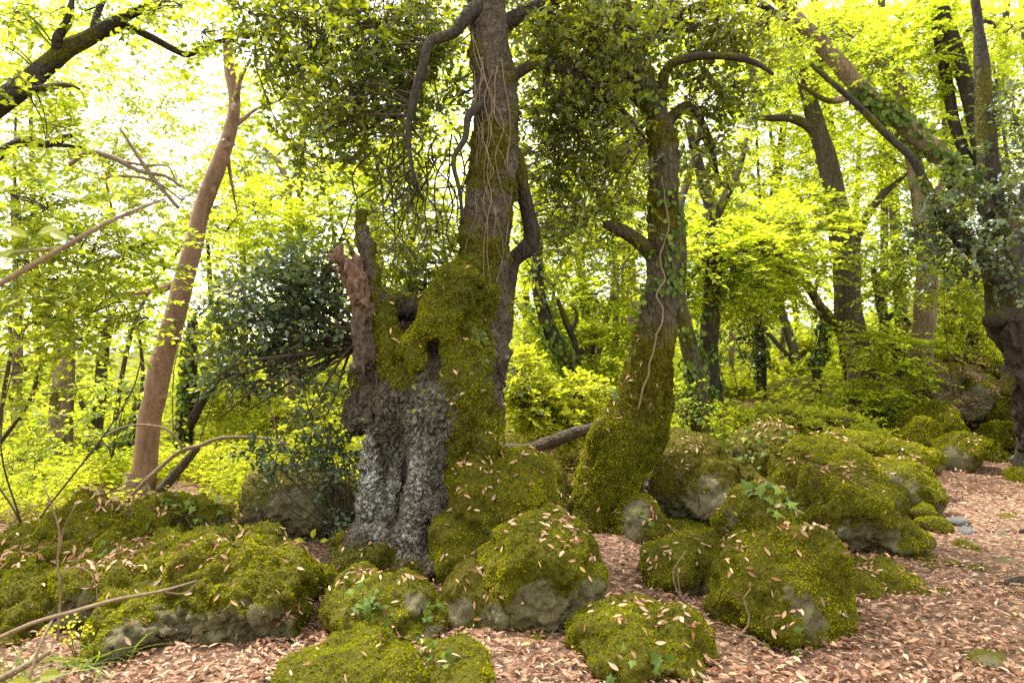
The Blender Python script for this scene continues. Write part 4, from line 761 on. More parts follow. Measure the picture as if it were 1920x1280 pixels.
sap = [
    ('broad-leafed sapling crowding the left edge of the picture', 5.2, (40, 1000), [(70, 380, 120, 60, 520), (170, 470, 140, 70, 700), (60, 520, 110, 60, 480), (200, 560, 90, 50, 380, .2), (120, 610, 120, 50, 430, .1), (250, 470, 40, 50, 120), (40, 690, 80, 50, 160)], 'fresh', .95),
    ('lime sapling with flat sprays behind the bare tan trunk', 8.6, (330, 960), [(410, 430, 60, 30, 260), (460, 480, 70, 40, 450), (350, 465, 40, 25, 110), (470, 390, 60, 35, 350), (390, 560, 60, 30, 250)], 'lime', .9),
    ('leafy sapling low at the left behind the mound', 7.5, (60, 960), [(40, 780, 60, 50, 260), (200, 850, 60, 40, 260), (30, 880, 60, 50, 350), (230, 740, 50, 40, 260), (90, 935, 90, 24, 450)], 'fresh', 1.0),
    ('bright sapling in the gap between bare trunk and evergreen bush', 10.0, (460, 900), [(430, 740, 80, 50, 900), (440, 850, 90, 40, 900), (560, 790, 80, 40, 700), (400, 650, 60, 50, 600)], 'under', 1.1),
    ('bright shrub right behind the ancient trunk', 8.2, (1010, 850), [(1000, 760, 60, 40, 900), (1060, 790, 60, 35, 900), (980, 700, 40, 40, 400), (1090, 740, 50, 40, 600)], 'under', 1.0),
    ('tall bright shrub between the two oaks', 10.5, (1110, 780), [(1100, 660, 70, 50, 900), (1150, 740, 60, 40, 800), (1030, 640, 60, 50, 700), (1110, 570, 70, 50, 800), (990, 570, 60, 50, 600)], 'lime', 1.05),
    ('layered lime maple with flat bright sprays right of the leaning oak', 10.5, (1390, 800), [(1380, 440, 110, 50, 1900), (1460, 500, 100, 40, 1500), (1330, 560, 70, 50, 900), (1500, 400, 90, 50, 1400), (1420, 560, 90, 40, 900), (1310, 380, 60, 60, 700)], 'lime', 1.0),
    ('low bright spray of leaves at the foot of the forked tree', 10.0, (1640, 790), [(1650, 640, 60, 20, 500), (1660, 700, 70, 22, 600), (1620, 760, 80, 30, 900), (1700, 660, 40, 20, 250), (1690, 780, 50, 20, 350)], 'lime', 1.0),
    ('feathery green undergrowth bush in front of the trunk pair', 8.6, (1450, 860), [(1450, 790, 90, 26, 1500), (1540, 800, 80, 28, 1300), (1400, 810, 50, 24, 700), (1610, 820, 60, 24, 700), (1360, 790, 40, 30, 500)], 'under', .7),
    ('sparse green shrub left of the ivy-wrapped trunk', 8.0, (1280, 850), [(1275, 770, 40, 50, 500), (1300, 820, 50, 30, 400), (1370, 830, 40, 25, 300)], 'fresh', .85),
    ('bright leaf mass beneath the straight trunk', 12.0, (1780, 720), [(1790, 580, 70, 60, 900), (1830, 640, 60, 40, 700), (1760, 640, 40, 40, 400), (1850, 560, 50, 50, 500)], 'under', 1.1),
    ('pale green shrub far left centre behind the fallen branch', 12.0, (560, 850), [(500, 780, 90, 40, 900), (640, 780, 60, 50, 700), (580, 700, 80, 50, 800), (440, 810, 60, 40, 500)], 'under', 1.2),
    ('leafy young tree filling the view left of the broken limb', 9.5, (600, 850), [(590, 420, 70, 50, 700), (520, 440, 60, 50, 600), (640, 360, 60, 60, 500), (470, 320, 60, 50, 350)], 'lime', 1.1),
    ('leafy young tree behind the dark vines of the ancient oak', 10.0, (760, 850), [(760, 460, 70, 60, 800), (820, 380, 60, 70, 700), (730, 360, 50, 60, 500), (700, 270, 60, 50, 400)], 'lime', 1.1),
    ('tall lime tree behind the crown left of the leaning oak', 11.0, (1130, 780), [(1080, 480, 80, 70, 900), (1160, 440, 60, 80, 800), (1020, 380, 60, 80, 700), (1120, 250, 90, 80, 800), (1180, 620, 40, 60, 500)], 'lime', 1.15),
    ('fresh green sapling between crooked tree and gnarled tree', 10.0, (1800, 740), [(1770, 520, 60, 40, 500), (1680, 470, 60, 50, 600), (1820, 540, 50, 40, 400), (1660, 540, 50, 30, 300)], 'fresh', 1.1),
]
for lb, d, ft, cl, kd, s in sap:
    cl = [c[:4] + (int(c[4] * 1.5),) + c[5:] for c in cl]
    bush('sapling', lb, d, ft, cl, kd, s, 3, 'sapling', 'saplings and young trees of the understory', sr=.0055)
for lb, d, ft, cl, s, kd in [('airy tall tree against the white sky at the upper left', 14, (200, 860), [(60, 130, 120, 90, 900), (200, 320, 110, 60, 1100), (330, 380, 100, 60, 1100), (60, 270, 90, 60, 900), (380, 220, 90, 110, 700), (280, 130, 110, 70, 650), (150, 80, 100, 70, 700), (490, 300, 80, 80, 500), (250, 230, 100, 60, 450), (330, 30, 100, 40, 400)], 1.3, 'pale'),
        ('tall yellow tree behind the ancient oak crown left', 14, (620, 840), [(600, 120, 120, 90, 1100), (560, 300, 110, 80, 1000), (700, 300, 90, 80, 900), (480, 180, 70, 70, 500), (780, 200, 90, 100, 900), (840, 80, 80, 80, 600)], 1.35, 'lime'),
        ('tall yellow tree behind the two oaks crowns', 14, (1100, 760), [(1020, 120, 120, 110, 1300), (1180, 100, 120, 100, 1300), (1100, 330, 120, 100, 1300), (1000, 450, 70, 80, 700), (1280, 300, 80, 100, 900)], 1.35, 'fresh'),
        ('tall yellow tree behind the forked tree', 15, (1500, 700), [(1400, 120, 120, 100, 1400), (1550, 160, 110, 100, 1400), (1440, 330, 120, 90, 1300), (1600, 330, 100, 100, 1200), (1650, 130, 90, 90, 1000)], 1.4, 'lime'),
        ('tall yellow tree behind the right edge trees', 14, (1800, 700), [(1760, 120, 110, 100, 1300), (1880, 90, 90, 90, 1000), (1800, 300, 110, 90, 1300), (1900, 330, 80, 100, 900), (1740, 440, 80, 70, 800), (1900, 480, 60, 70, 600)], 1.35, 'fresh')]:
    bush('tall_tree', lb, d, ft, [c[:4] + (int(c[4] * 1.5),) + c[5:] for c in cl], kd, s, 3, 'tree', 'tall trees behind the oaks', sr=.04, twig_mat='bark')

# far wood: reads as one mass
n = 13000; px = rng.random(n) * 2700 - 390; d = 17 + 17 * rng.random(n); py = -150 + 960 * rng.random(n)
gap = np.exp(-((px - 330) / 240) ** 2 - ((py - 120) / 150) ** 2) * .7 + np.exp(-((px - 620) / 120) ** 2 - ((py - 230) / 130) ** 2) * .5 + np.exp(-((px - 740) / 60) ** 2 - ((py - 20) / 60) ** 2) * .9
q = np.stack([px / 110, py / 110, d / 5], -1)
keep = (fbm(q, 3, 4) > -.22 + gap * 1.2 - .2 * (px > 1000)) & (rng.random(n) > gap * .75); px, py, d = px[keep], py[keep], d[keep]
o = np.stack([(px - 960) / FPX * d, d, 1.5 - (py - 640) / FPX * d], -1)
o = o[o[:, 2] > height(o[:, 0], o[:, 1], False) - .1]
N = len(o); m = 16; az = rng.random(N) * 6.283; dr = np.stack([np.cos(az), np.sin(az), -.1 + .15 * rng.normal(size=N)], -1); s = unit(np.cross(dr, [0, 0, 1.0]))
t = ((np.arange(m) + .5) / m)[None, :, None]; sg = np.where(np.arange(m) % 2 == 0, 1., -1.)[None, :, None]
p = o[:, None] + dr[:, None] * t * .95 + s[:, None] * sg * .12 * rng.random((N, m, 1)) + rng.normal(size=(N, m, 3)) * .1
dd = dr[:, None] * .6 + s[:, None] * sg * .8 + rng.normal(size=(N, m, 3)) * .25; nn = np.array([0, 0, 1.0]) + rng.normal(size=(N, m, 3)) * .45
zz = np.repeat((o[:, 1] / 22.0), m) * (.8 + .5 * rng.random(N * m))
tone = np.clip(.55 + .3 * fbm(p.reshape(-1, 3) * .5, 2) + .2 * rng.normal(size=N * m), 0, 1)
L = leaves(p.reshape(-1, 3), dd.reshape(-1, 3), nn.reshape(-1, 3), .135 * zz, .085 * zz, 'q', .15, .12, tone)
# unseen ring of leaves behind the viewpoint, added to darken the foreground
n = 9000; a = math.pi + math.radians(255) * (rng.random(n) - .12) * 1.0; a = np.radians(165 + 210 * rng.random(n)); rr = 9 + 7 * rng.random(n)
q = np.stack([rr * np.cos(a), rr * np.sin(a) + 1.0, .2 + 8.5 * rng.random(n)], -1); q = q[fbm(q * .35, 2, 8) > -.28]; nq = len(q)
L2 = leaves(q, rng.normal(size=(nq, 3)), np.array([0, 0, 1.0]) + rng.normal(size=(nq, 3)) * .6, .42, .28, 'q', .15, .12)
n3 = 30000; d3 = 13 + 19 * rng.random(n3); x3 = (rng.random(n3) * 2 - 1) * d3 * .8; z3 = height(x3, d3, False) + 3.2 * rng.random(n3) ** 1.5; q3 = np.stack([x3, d3, z3], -1); q3 = q3[fbm(q3 * .8, 3, 6) > -.1]; n3 = len(q3); s3 = q3[:, 1] / 20 * (.7 + .6 * rng.random(n3))
L3 = leaves(q3, rng.normal(size=(n3, 3)) * np.array([1, 1, .3]), np.array([0, 0, 1.0]) + rng.normal(size=(n3, 3)) * .5, .17 * s3, .11 * s3, 'q', .15, .12)
L = joinl([L, L2, L3])
fw = obj('distant_woodland_and_shade_ring', L[0], L[1], M['lime'], attrs={'rnd': L[2]}, smooth=False)
tag(fw, 'bright yellow-green mass of leaves far behind all the trunks, with an added unseen shade ring behind the viewpoint', 'woodland', None, 'stuff')
parts = []
for k in range(34):
    x0 = -300 + 2500 * rng.random()
    if 90 < x0 < 480: continue
    dd_ = 17 + 14 * rng.random(); a = P(x0, 640, dd_); g = float(height(np.array([a[0]]), np.array([a[1]]))[0])
    ln = rng.normal() * 1.2; r = .07 + .1 * rng.random()
    parts.append(tube([(a[0], a[1], g - .3), (a[0] + ln * .4, a[1], g + 4), (a[0] + ln, a[1], g + 11), (a[0] + ln * 1.6, a[1], g + 22)], [r * 1.3, r, r * .6, r * .15], 7, 14, True, .12, 2, k))
V, F = join(parts); wt = obj('trunks', V, F, M['bark'], fw, attrs={'moss': sstep(fbm(V, 2), .2, .5)}); wt['kind'] = 'stuff'

# undergrowth: low leaves over the slopes beyond the rocks
n = 17000; y = 7.2 + 17 * rng.random(n) ** 1.3; x = (rng.random(n) * 2 - 1) * (y * .85 + 1)
x[:4500] = -1.2 - 5.5 * rng.random(4500); y[:4500] = 5.9 + 3.5 * rng.random(4500)
pathm = sstep(np.abs(x - (5.3 + (y - 8.5) * .45)), .55, 1.0) * np.where(y < 9, sstep(-x, -4.1, -3.6) , 1)
keep = (fbm(np.stack([x, y, 0 * x], -1) * .9, 3, 9) > -.25) & (rng.random(n) < pathm) & ~((x > -.6) & (x < 4.3) & (y < 7.6)); x, y = x[keep], y[keep]
o = np.stack([x, y, height(x, y) + .04 + .30 * rng.random(len(x)) ** 1.5], -1); N = len(o); m = 7
az = rng.random((N, m)) * 6.283; dr = np.stack([np.cos(az), np.sin(az), .15 + .3 * rng.normal(size=(N, m))], -1)
p = o[:, None] + dr * .11 * rng.random((N, m, 1)) + rng.normal(size=(N, m, 3)) * .03
zz = np.repeat(np.clip(y / 9.0, .8, 2.0), m) * (.6 + .6 * rng.random(N * m))
tone = np.clip(.5 + .35 * fbm(p.reshape(-1, 3) * .8, 2, 4) + .2 * rng.normal(size=N * m), 0, 1)
L = leaves(p.reshape(-1, 3), dr.reshape(-1, 3), (np.array([0, 0, 1.0]) + rng.normal(size=(N, m, 3)) * .4).reshape(-1, 3), .075 * zz, .05 * zz, 'q', .15, .15, tone)
ug = obj('undergrowth', L[0], L[1], M['under'], attrs={'rnd': L[2]}, smooth=False)
tag(ug, 'low bright green herbs covering the slopes behind the rocks', 'undergrowth', None, 'stuff')

# ------------------------------------------------------------------ leaf litter
def dry_tone(n): return np.clip(.40 + .28 * rng.normal(size=n), 0, .97)
n = 74000; y = 2.3 + 8.0 * rng.random(n) ** 1.35; x = (rng.random(n) * 2 - 1) * (y * .78 + .4)
th = fbm(np.stack([x, y, 0 * x], -1) * 1.1, 3, 12); keep = (rng.random(n) < np.clip(.75 + .5 * th, .35, 1)) & ~((x < -1.0) & (y > 5.9) & (rng.random(n) < .85)); x, y = x[keep], y[keep]; N = len(x)
z = height(x, y) + .006 + .022 * rng.random(N)
az = rng.random(N) * 6.283; d = np.stack([np.cos(az), np.sin(az), .22 * rng.normal(size=N)], -1)
nr = unit(np.array([0, 0, 1.0]) + rng.normal(size=(N, 3)) * .32); Ls = (.020 + .042 * rng.random(N) ** 1.3) * np.clip(y / 6, 1, 1.4)
nearl = y < 4.6; tn_ = dry_tone(N); cu = .10 * rng.normal(size=(N, 1)); Wl = Ls * (.28 + .13 * rng.random(N)); pp = np.stack([x, y, z], -1)
L = joinl([leaves(pp[k_], d[k_], nr[k_], Ls[k_], Wl[k_], kd_, .25, cu[k_], tn_[k_]) for k_, kd_ in ((nearl, 'm'), (~nearl, 'h'))])
lit = obj('leaf_litter', L[0], L[1], M['dry'], attrs={'rnd': L[2]}, smooth=False)
A = np.stack([(rng.random(900) * 2 - 1) * 4.5 + .8, 2.6 + 6 * rng.random(900), np.zeros(900)], -1); A[:, 2] = height(A[:, 0], A[:, 1]) + .015; B = A + rng.normal(size=(900, 3)) * np.array([.09, .09, .008]); V, F = strands(A, B, .0028, .0014, .08); tw_ = obj('twigs', V, F, M['twig'], lit); tw_['kind'] = 'stuff'
tag(lit, 'carpet of dry tan and brown leaves covering the path and ground', 'leaf litter', None, 'stuff')
out = []
for key, (V, F, N_, D, o) in ROCKS.items():
    if o['category'] == 'stone' or D > 11: continue
    heavy = 1.8 if ('dry brown ferns' in key or 'broad' in key) else (.5 if 'bright yellow' in key else 1.0)
    w = sstep(N_[:, 2], .35, .8) * (sstep(fbm(V * 2.6, 3, 31), .12, .42) + .05)
    k = int(area(V, F, w) * 520 * heavy * min(1, 5 / D))
    p, fn, _ = sample(V, F, k, w)
    if len(p): out.append((p + fn * (.016 + .012 * rng.random((len(p), 1))), fn))
for V, F, N_, m_ in (OAK, LEAN):
    xx, yy = project(V); w = sstep(N_[:, 2], .1, .6) * m_ * (yy > 480); p, fn, _ = sample(V, F, 130, w); out.append((p + fn * .022, fn))
p = np.concatenate([a for a, b in out]); fn = np.concatenate([b for a, b in out]); N = len(p)
d = unit(np.cross(fn, rng.normal(size=(N, 3)))); Ls = .032 + .026 * rng.random(N)
L = leaves(p, d, unit(fn + rng.normal(size=(N, 3)) * .4), Ls, Ls * (.28 + .13 * rng.random(N)), 'm', .2, .05, np.clip(dry_tone(N) + .08, 0, .97))
lr = obj('leaf_scatter', L[0], L[1], M['dry'], attrs={'rnd': L[2]}, smooth=False)
tag(lr, 'small dry leaves scattered over mossy boulders and trunk shoulders', 'leaf litter', None, 'stuff')
def single_leaf(k):
    r = np.random.default_rng(200 + k); n = 5; t = np.linspace(0, 1, n); w = np.sin(t ** .85 * math.pi) * (.135 + .06 * r.random()); c = (r.random() - .3) * .5; b = .25 * r.random()
    V = []
    for i in range(n):
        z = c * (t[i] - .5) ** 2; y0 = .05 * math.sin(t[i] * 3 + k)
        V += [(t[i] - .5, y0 - w[i], z + b * w[i]), (t[i] - .5, y0, z), (t[i] - .5, y0 + w[i], z + b * w[i])]
    F = []
    for i in range(n - 1):
        a = i * 3
        for s in (0, 1): F += [(a + s, a + 3 + s, a + 4 + s), (a + s, a + 4 + s, a + 1 + s)]
    m = mesh('fallen_leaf', np.array(V), np.array(F)); m.materials.append(M['dry_single']); return m
LEAFM = [single_leaf(k) for k in range(6)]
def tone_mat(name, c):
    return leaf_mat(name, [(0, tuple(v * .75 for v in c)), (1, tuple(min(1, v * 1.25) for v in c))], [(0, (.2, .08, .03)), (1, (.5, .28, .12))], .12, .7, .1, True)
TONES = [('pale', tone_mat('pale_dry_leaf', (.38, .265, .18))), ('tan', tone_mat('tan_dry_leaf', (.33, .185, .11))), ('russet', tone_mat('russet_dry_leaf', (.20, .08, .036)))]
LEAFT = []
for _nm, _mt in TONES:
    row = []
    for _m in LEAFM:
        c_ = _m.copy(); c_.materials.clear(); c_.materials.append(_mt); row.append(c_)
    LEAFT.append(row)
def put(name, me, pos, d, nrm, size, parent=None):
    d = unit(np.asarray(d)); s = unit(np.cross(nrm, d)); nn = np.cross(d, s)
    o = bpy.data.objects.new(name, me); COL.objects.link(o)
    mt = Matrix(((d[0] * size, s[0] * size, nn[0] * size, pos[0]), (d[1] * size, s[1] * size, nn[1] * size, pos[1]), (d[2] * size, s[2] * size, nn[2] * size, pos[2]), (0, 0, 0, 1)))
    if parent is not None:
        o.parent = parent; mt = Matrix.Translation(-parent.location) @ mt
    o.matrix_basis = mt; return o
for key, k, sel in [('tall rounded mossy dome', 46, None), ('broad mossy mound', 58, None), ('wide mossy boulder with bare', 44, None), ('steep pyramid', 46, None), ('flat-topped mossy', 36, None), ('sloping mossy boulder', 26, None), ('big mossy boulder with pale', 22, None), ('mossy boulder draped', 16, None)]:
    V, F, N_, D, o = [v for q, v in ROCKS.items() if q.startswith(key)][0]
    host = [q for q in ROCKS if q.startswith(key)][0]
    w = sstep(N_[:, 2], .2, .7) * (sstep(fbm(V * 3.8, 3, 41), .25, .5) + .03) * sstep((unit(EYE - V) * N_).sum(1), .05, .25)
    p, fn, _ = sample(V, F, k, w)
    short = {'tall rounded mossy dome': 'tall mossy dome by the ancient trunk', 'broad mossy mound': 'broad mossy mound at the left edge', 'wide mossy boulder with bare': 'wide bare-faced boulder at lower left', 'steep pyramid': 'pyramid-shaped boulder', 'flat-topped mossy': 'flat-topped boulder at the bottom',
             'sloping mossy boulder': 'sloping boulder behind the pyramid', 'big mossy boulder with pale': 'pale-patched boulder below the dome', 'mossy boulder draped': 'ivy-draped boulder'}[key]
    px_, py_ = project(p)
    for i in range(len(p)):
        tn = int(rng.choice(3, p=(.42, .36, .22)))
        where = ('upper ' if py_[i] < np.median(py_) else 'lower ') + ('left' if px_[i] < np.median(px_) else 'right')
        lf = put('fallen_leaf', LEAFT[tn][i % 6], p[i] + fn[i] * .016, np.cross(fn[i], rng.normal(size=3)), unit(fn[i] + rng.normal(size=3) * .3), .036 + .024 * rng.random())
        tag(lf, TONES[tn][0] + ' dry leaf on the ' + where + ' of the ' + short, 'leaf', 'dry leaves on the ' + short)

# ------------------------------------------------------------------ ivy patches, every leaf a part
def ivy_leaf(k):
    r = np.random.default_rng(90 + k); o = [(-.05, 0), (-.22, .34), (.12, .30), (.22, .50), (.42, .22), (.95, 0), (.42, -.22), (.22, -.50), (.12, -.30), (-.22, -.34)]
    V = [(x + .04 * r.normal(), y * (1 + .1 * r.normal()), -.12 * abs(y) - .1 * x * x) for x, y in o] + [(.2, 0, .03)]
    F = [(i, (i + 1) % 10, 10) for i in range(10)]
    m = mesh('ivy_leaf', np.array(V), np.array(F), {'rnd': np.full(11, .2 + .25 * k)}, False); m.materials.append(M['ivy']); return m
IVYM = [ivy_leaf(k) for k in range(4)]
def ivy_patch(label, host, cx, cy, rx, ry, n, size=.05):
    V, F, N_, D, o = [v for q, v in ROCKS.items() if q.startswith(host)][0]
    x, y = project(V); w = np.exp(-((x - cx) / rx) ** 4 - ((y - cy) / ry) ** 4) * sstep((unit(EYE - V) * N_).sum(1), .05, .2); w[w < .05] = 0
    if w.sum() <= 0: return
    p, fn, _ = sample(V, F, n, w); t = thing('ivy', p[np.argmin(p[:, 2])], label, 'ivy', 'ivy patches on the boulders')
    order = np.argsort(p[:, 0] * .6 + p[:, 2]); q = p[order] + fn[order] * .02
    if len(q) > 3:
        for a in range(0, len(q) - 3, 7):
            Vs, Fs = tube(q[a:a + 4], np.full(len(q[a:a + 4]), .0022), 4, 12, True); obj('stem', Vs, Fs, M['twig'], t)
    for i in range(n):
        put('leaf', IVYM[i % 4], p[i] + fn[i] * (.03 + .02 * rng.random()), np.array([0, 0, -.7]) + rng.normal(size=3) * .6 + fn[i] * .4, unit(fn[i] + rng.normal(size=3) * .35 + np.array([0, -.2, .3])), size * (.6 + .6 * rng.random()), t)
ivy_patch('ivy spilling over the top of the broad mossy mound', 'broad mossy', 345, 965, 60, 36, 46, .055)
ivy_patch('few ivy leaves in the hollow of the left mound', 'broad mossy', 205, 1030, 22, 14, 7)
ivy_patch('ivy cluster on the face of the bottom centre boulder', 'mossy boulder draped', 690, 1140, 40, 32, 26, .05)
ivy_patch('ivy strand hanging down the right side of the ivy-draped boulder', 'mossy boulder draped', 800, 1180, 28, 50, 26, .045)
ivy_patch('ivy wreath on the tip of the pyramid boulder', 'steep pyramid', 1435, 935, 44, 26, 34, .06)
ivy_patch('ivy leaves at the foot of the pyramid boulder', 'steep pyramid', 1460, 1190, 50, 22, 12, .055)
ivy_patch('ivy leaves on the front of the flat-topped boulder', 'flat-topped', 1215, 1250, 50, 22, 10, .055)
ivy_patch('ivy creeping over the leafy ridge rock', 'ivy-edged', 1430, 850, 60, 40, 40, .06)
ivy_patch('ivy beside the bright bottom boulder', 'low leaf-strewn', 800, 1245, 40, 20, 14, .045)
ivy_patch('ivy on the narrow slab by the leaning oak', 'narrow grey', 1195, 965, 34, 40, 10, .05)
ivy_patch('small ivy sprig at the right foot of the pale-patched boulder', 'big mossy boulder', 1095, 1150, 26, 18, 9, .05)

# ------------------------------------------------------------------ sticks, roots, fallen wood
def stick(name, label, path, depth, mat='tantwig', cat='branch', sides=8, side=(), wob=.15):
    pts, rad = px_path(path, depth); V, F = tube(pts, rad, sides, None, True, wob, 14, len(label))
    if not side:
        o = obj(name, V, F, M[mat], origin=pts[0], attrs={'moss': np.zeros(len(V))}); return tag(o, label, cat)
    t = thing(name, pts[0], label, cat); obj('main_stem', V, F, M[mat], t, attrs={'moss': np.zeros(len(V))})
    for s in side:
        p2, r2 = px_path(s, depth); V, F = tube(p2, r2, 6, None, True, wob, 14, 2); obj('side_twig', V, F, M[mat], t, attrs={'moss': np.zeros(len(V))})
    return t
stick('dead_branch', 'long thin pale branch lying across the left foreground', [(-30, 1208, 4.2, -.3), (60, 1168, 4, -.25), (130, 1148, 3.6, -.2), (215, 1124, 3.4, -.12), (300, 1108, 2.8, -.05), (370, 1088, 1.6, 0)], 3.15, side=[[(100, 1158, 3, -.22), (75, 1210, 3, -.3), (50, 1290, 3, -.35)], [(300, 1108, 2, -.05), (345, 1112, 1.5, 0), (372, 1090, 1, .0)]])
stick('dead_branch', 'thin forked twigs standing up over the broad mound', [(108, 1200, 2.4, 0), (113, 1110, 2.2, 0), (108, 1050, 2, 0), (112, 1000, 1.8, 0), (98, 950, 1.6, 0), (82, 910, 1.2, 0)], 3.3, side=[[(110, 1045, 1.6), (120, 990, 1.3), (145, 940, .8)], [(112, 1075, 1.5, .0), (140, 1062, 1.4, .1), (168, 1072, 1.4, .1), (182, 1108, 1.1, .1), (180, 1180, .8, .1)]])
stick('pale_stick', 'pale stick lying at the bottom left corner', [(-20, 1282, 7), (40, 1252, 6), (92, 1222, 4)], 3.05)
stick('white_stick', 'whitish broken stick at the left edge', [(-20, 1000, 6), (0, 1015, 5), (24, 1034, 4)], 4.6)
stick('near_branch', 'out-of-focus bare branch crossing the left edge near the lens', [(-60, 570, 5.5), (0, 532, 5.5), (100, 475, 5), (200, 418, 4.5), (270, 388, 3.5), (310, 372, 2)], 2.0, side=[[(-60, 470, 3, .1), (0, 474, 3, .1), (60, 470, 2.5, .1), (120, 462, 1.5, .1)]])
stick('fallen_branch', 'curved grey fallen branch arching from the bare trunk foot', [(240, 935, 4), (285, 890, 4), (335, 848, 4), (375, 835, 3.6), (420, 820, 3.2), (500, 822, 2.6), (545, 834, 1.5)], 6.3, side=[[(345, 850, 3), (330, 820, 2.5), (300, 800, 2), (240, 798, 2), (190, 820, 1.5)], [(520, 824, 3), (515, 790, 2), (500, 760, 1)]])
stick('broken_limb', 'thick brown broken limb leaning behind the left mound', [(300, 922, 9), (335, 880, 9), (372, 838, 6)], 6.6, 'bark', sides=10)
stick('pale_branch', 'bleached dead branch fanning out in front of the bright sky at left', [(130, 310, 4), (165, 286, 5), (210, 295, 5), (260, 320, 4), (310, 330, 3), (340, 350, 2)], 7.6, side=[[(220, 300, 3), (270, 310, 2.5), (315, 312, 2), (330, 345, 1)], [(190, 335, 3), (230, 330, 3), (290, 340, 2), (340, 375, 1.5)], [(225, 240, 2.5), (270, 310, 4), (300, 350, 4), (335, 390, 3)]])
stick('fallen_log', 'pale fallen log lying behind the dome toward the leaning oak', [(935, 838, 9), (985, 842, 11), (1035, 828, 12), (1075, 812, 12), (1120, 800, 10)], 7.3, 'bark', 'log', 14)
stick('path_root', 'dark root crossing the path at the right edge', [(1800, 1092, 4), (1840, 1104, 8), (1880, 1098, 10), (1930, 1090, 12), (1980, 1090, 12)], 4.55, 'darkbark', 'root', 10)
stick('path_root', 'thin root showing in the upper path', [(1850, 994, 3), (1880, 1000, 6), (1930, 996, 6)], 5.8, 'darkbark', 'root', 8)
stick('twig', 'thin forked grey twig in front of the sloping boulder', [(1288, 1030, 1), (1266, 1062, 1.6), (1262, 1080, 1.8), (1272, 1112, 2), (1298, 1142, 2), (1318, 1172, 1.6)], 4.05, side=[[(1290, 1135, 2), (1275, 1110, 1.6), (1270, 1060, 1)]])
stick('twig', 'curved twig arching at the left foot of the pyramid boulder', [(1408, 1102, 1), (1394, 1122, 1.5), (1400, 1140, 1.7), (1406, 1162, 1.8), (1396, 1182, 2), (1370, 1198, 2), (1335, 1190, 1.6)], 3.55, side=[[(1375, 1185, 2), (1410, 1195, 2), (1435, 1210, 1.5)]])
stick('twig', 'stub of dark twig lying on the litter above the flat-topped boulder', [(1160, 1150, 4), (1185, 1140, 5), (1205, 1150, 3)], 4.15, 'darkbark')
stick('twig', 'dark stick lying left of the flat-topped boulder', [(1020, 1195, 3), (1050, 1198, 4), (1085, 1192, 2.5)], 3.85, 'darkbark')
stick('thin_sapling', 'thin dark bent stem rising at the left edge', [(0, 830, 4), (30, 790, 4), (60, 740, 4), (75, 690, 3.5), (92, 670, 3), (140, 640, 2)], 6.5, 'twig', 'sapling', side=[[(60, 742, 2), (110, 735, 1.6), (170, 725, 1)]])
stick('thin_sapling', 'thin upright grey stem at the very left edge', [(0, 800, 4), (8, 730, 4), (20, 660, 3.5), (18, 600, 3)], 7, 'twig', 'sapling')

# ------------------------------------------------------------------ small plants
def frond(base, d, L, W, mat, parent, n=11, droop=.3, name='frond', nrm=(0, -.4, 1)):
    d = unit(np.asarray(d, float)); t = np.linspace(.12, 1, n); ctr = base + d * (L * t)[:, None] - np.array([0, 0, 1]) * (droop * L * t ** 2)[:, None]
    s = unit(np.cross(d, np.asarray(nrm, float))); ps, ds = [], []
    for sg in (-1, 1): ps.append(ctr); ds.append(s * sg + d * .45 + rng.normal(size=(n, 3)) * .08)
    w = np.tile(W * np.sin(t * 2.6 + .35), 2); p = np.concatenate(ps)
    Lf = leaves(p, np.concatenate(ds), np.tile(np.asarray(nrm, float), (2 * n, 1)) + rng.normal(size=(2 * n, 3)) * .2, np.maximum(w, .004), np.maximum(w * .42, .003), 'q', .1, .1)
    Vt, Ft = tube(np.vstack([base, ctr]), np.linspace(.0015, .0006, n + 1), 3, n, False)
    V, F = join([(Lf[0], Lf[1]), (Vt, Ft)]); return obj(name, V, F, M[mat], parent, attrs={'rnd': np.concatenate([Lf[2], np.full(len(Vt), .5)])}, smooth=False)
def on_trunk(px, py, T):
    V, F, N_, _ = T; x, y = project(V); k = np.where((unit(EYE - V) * N_).sum(1) > .1)[0]; i = k[np.argmin((x[k] - px) ** 2 + (y[k] - py) ** 2)]; return V[i], N_[i]
for lb, spots in [('little pale fern growing from the moss of the ancient trunk', [(888, 610, .1, .16), (876, 628, -.1, .17), (892, 632, .2, .15), (864, 650, -.05, .12), (900, 615, .35, .10)])]:
    q, nn = on_trunk(885, 615, OAK); t = thing('fern', q, lb, 'fern')
    for px_, py_, dx, ln in spots:
        q, nn = on_trunk(px_, py_, OAK); frond(q, np.array([dx, -.35, -.75]), ln, .035, 'fern', t, 10, .25)
def sprout(label, T, px, py, n, spread, size, kind='ivy'):
    q, nn = on_trunk(px, py, T); t = thing('trunk_sprout', q, label, 'sprout', 'leafy sprouts on the ancient trunk')
    tips = q + nn * .06 + rng.normal(size=(n, 3)) * spread * np.array([1, .5, .8]); V, F = strands(np.repeat(q[None], n, 0), tips, .0025, .0012, .15); obj('stems', V, F, M['twig'], t)
    for i in range(n):
        d = unit(tips[i] - q); o = leaves(tips[i][None], d[None] + rng.normal(size=(1, 3)) * .4, np.array([[0, -.6, .8]]) + rng.normal(size=(1, 3)) * .3, size, size * .7, 'm', .1, .1, np.array([.3 + .6 * rng.random()])); obj('leaf', o[0], o[1], M[kind], t, attrs={'rnd': o[2]}, smooth=False)
sprout('bluish-green leafy sprout on the right flank of the ancient trunk', OAK, 932, 690, 30, .17, .042, 'evergreen')
sprout('bright three-part leaf sprout low on the ancient trunk face', OAK, 812, 752, 9, .06, .042, 'fresh')
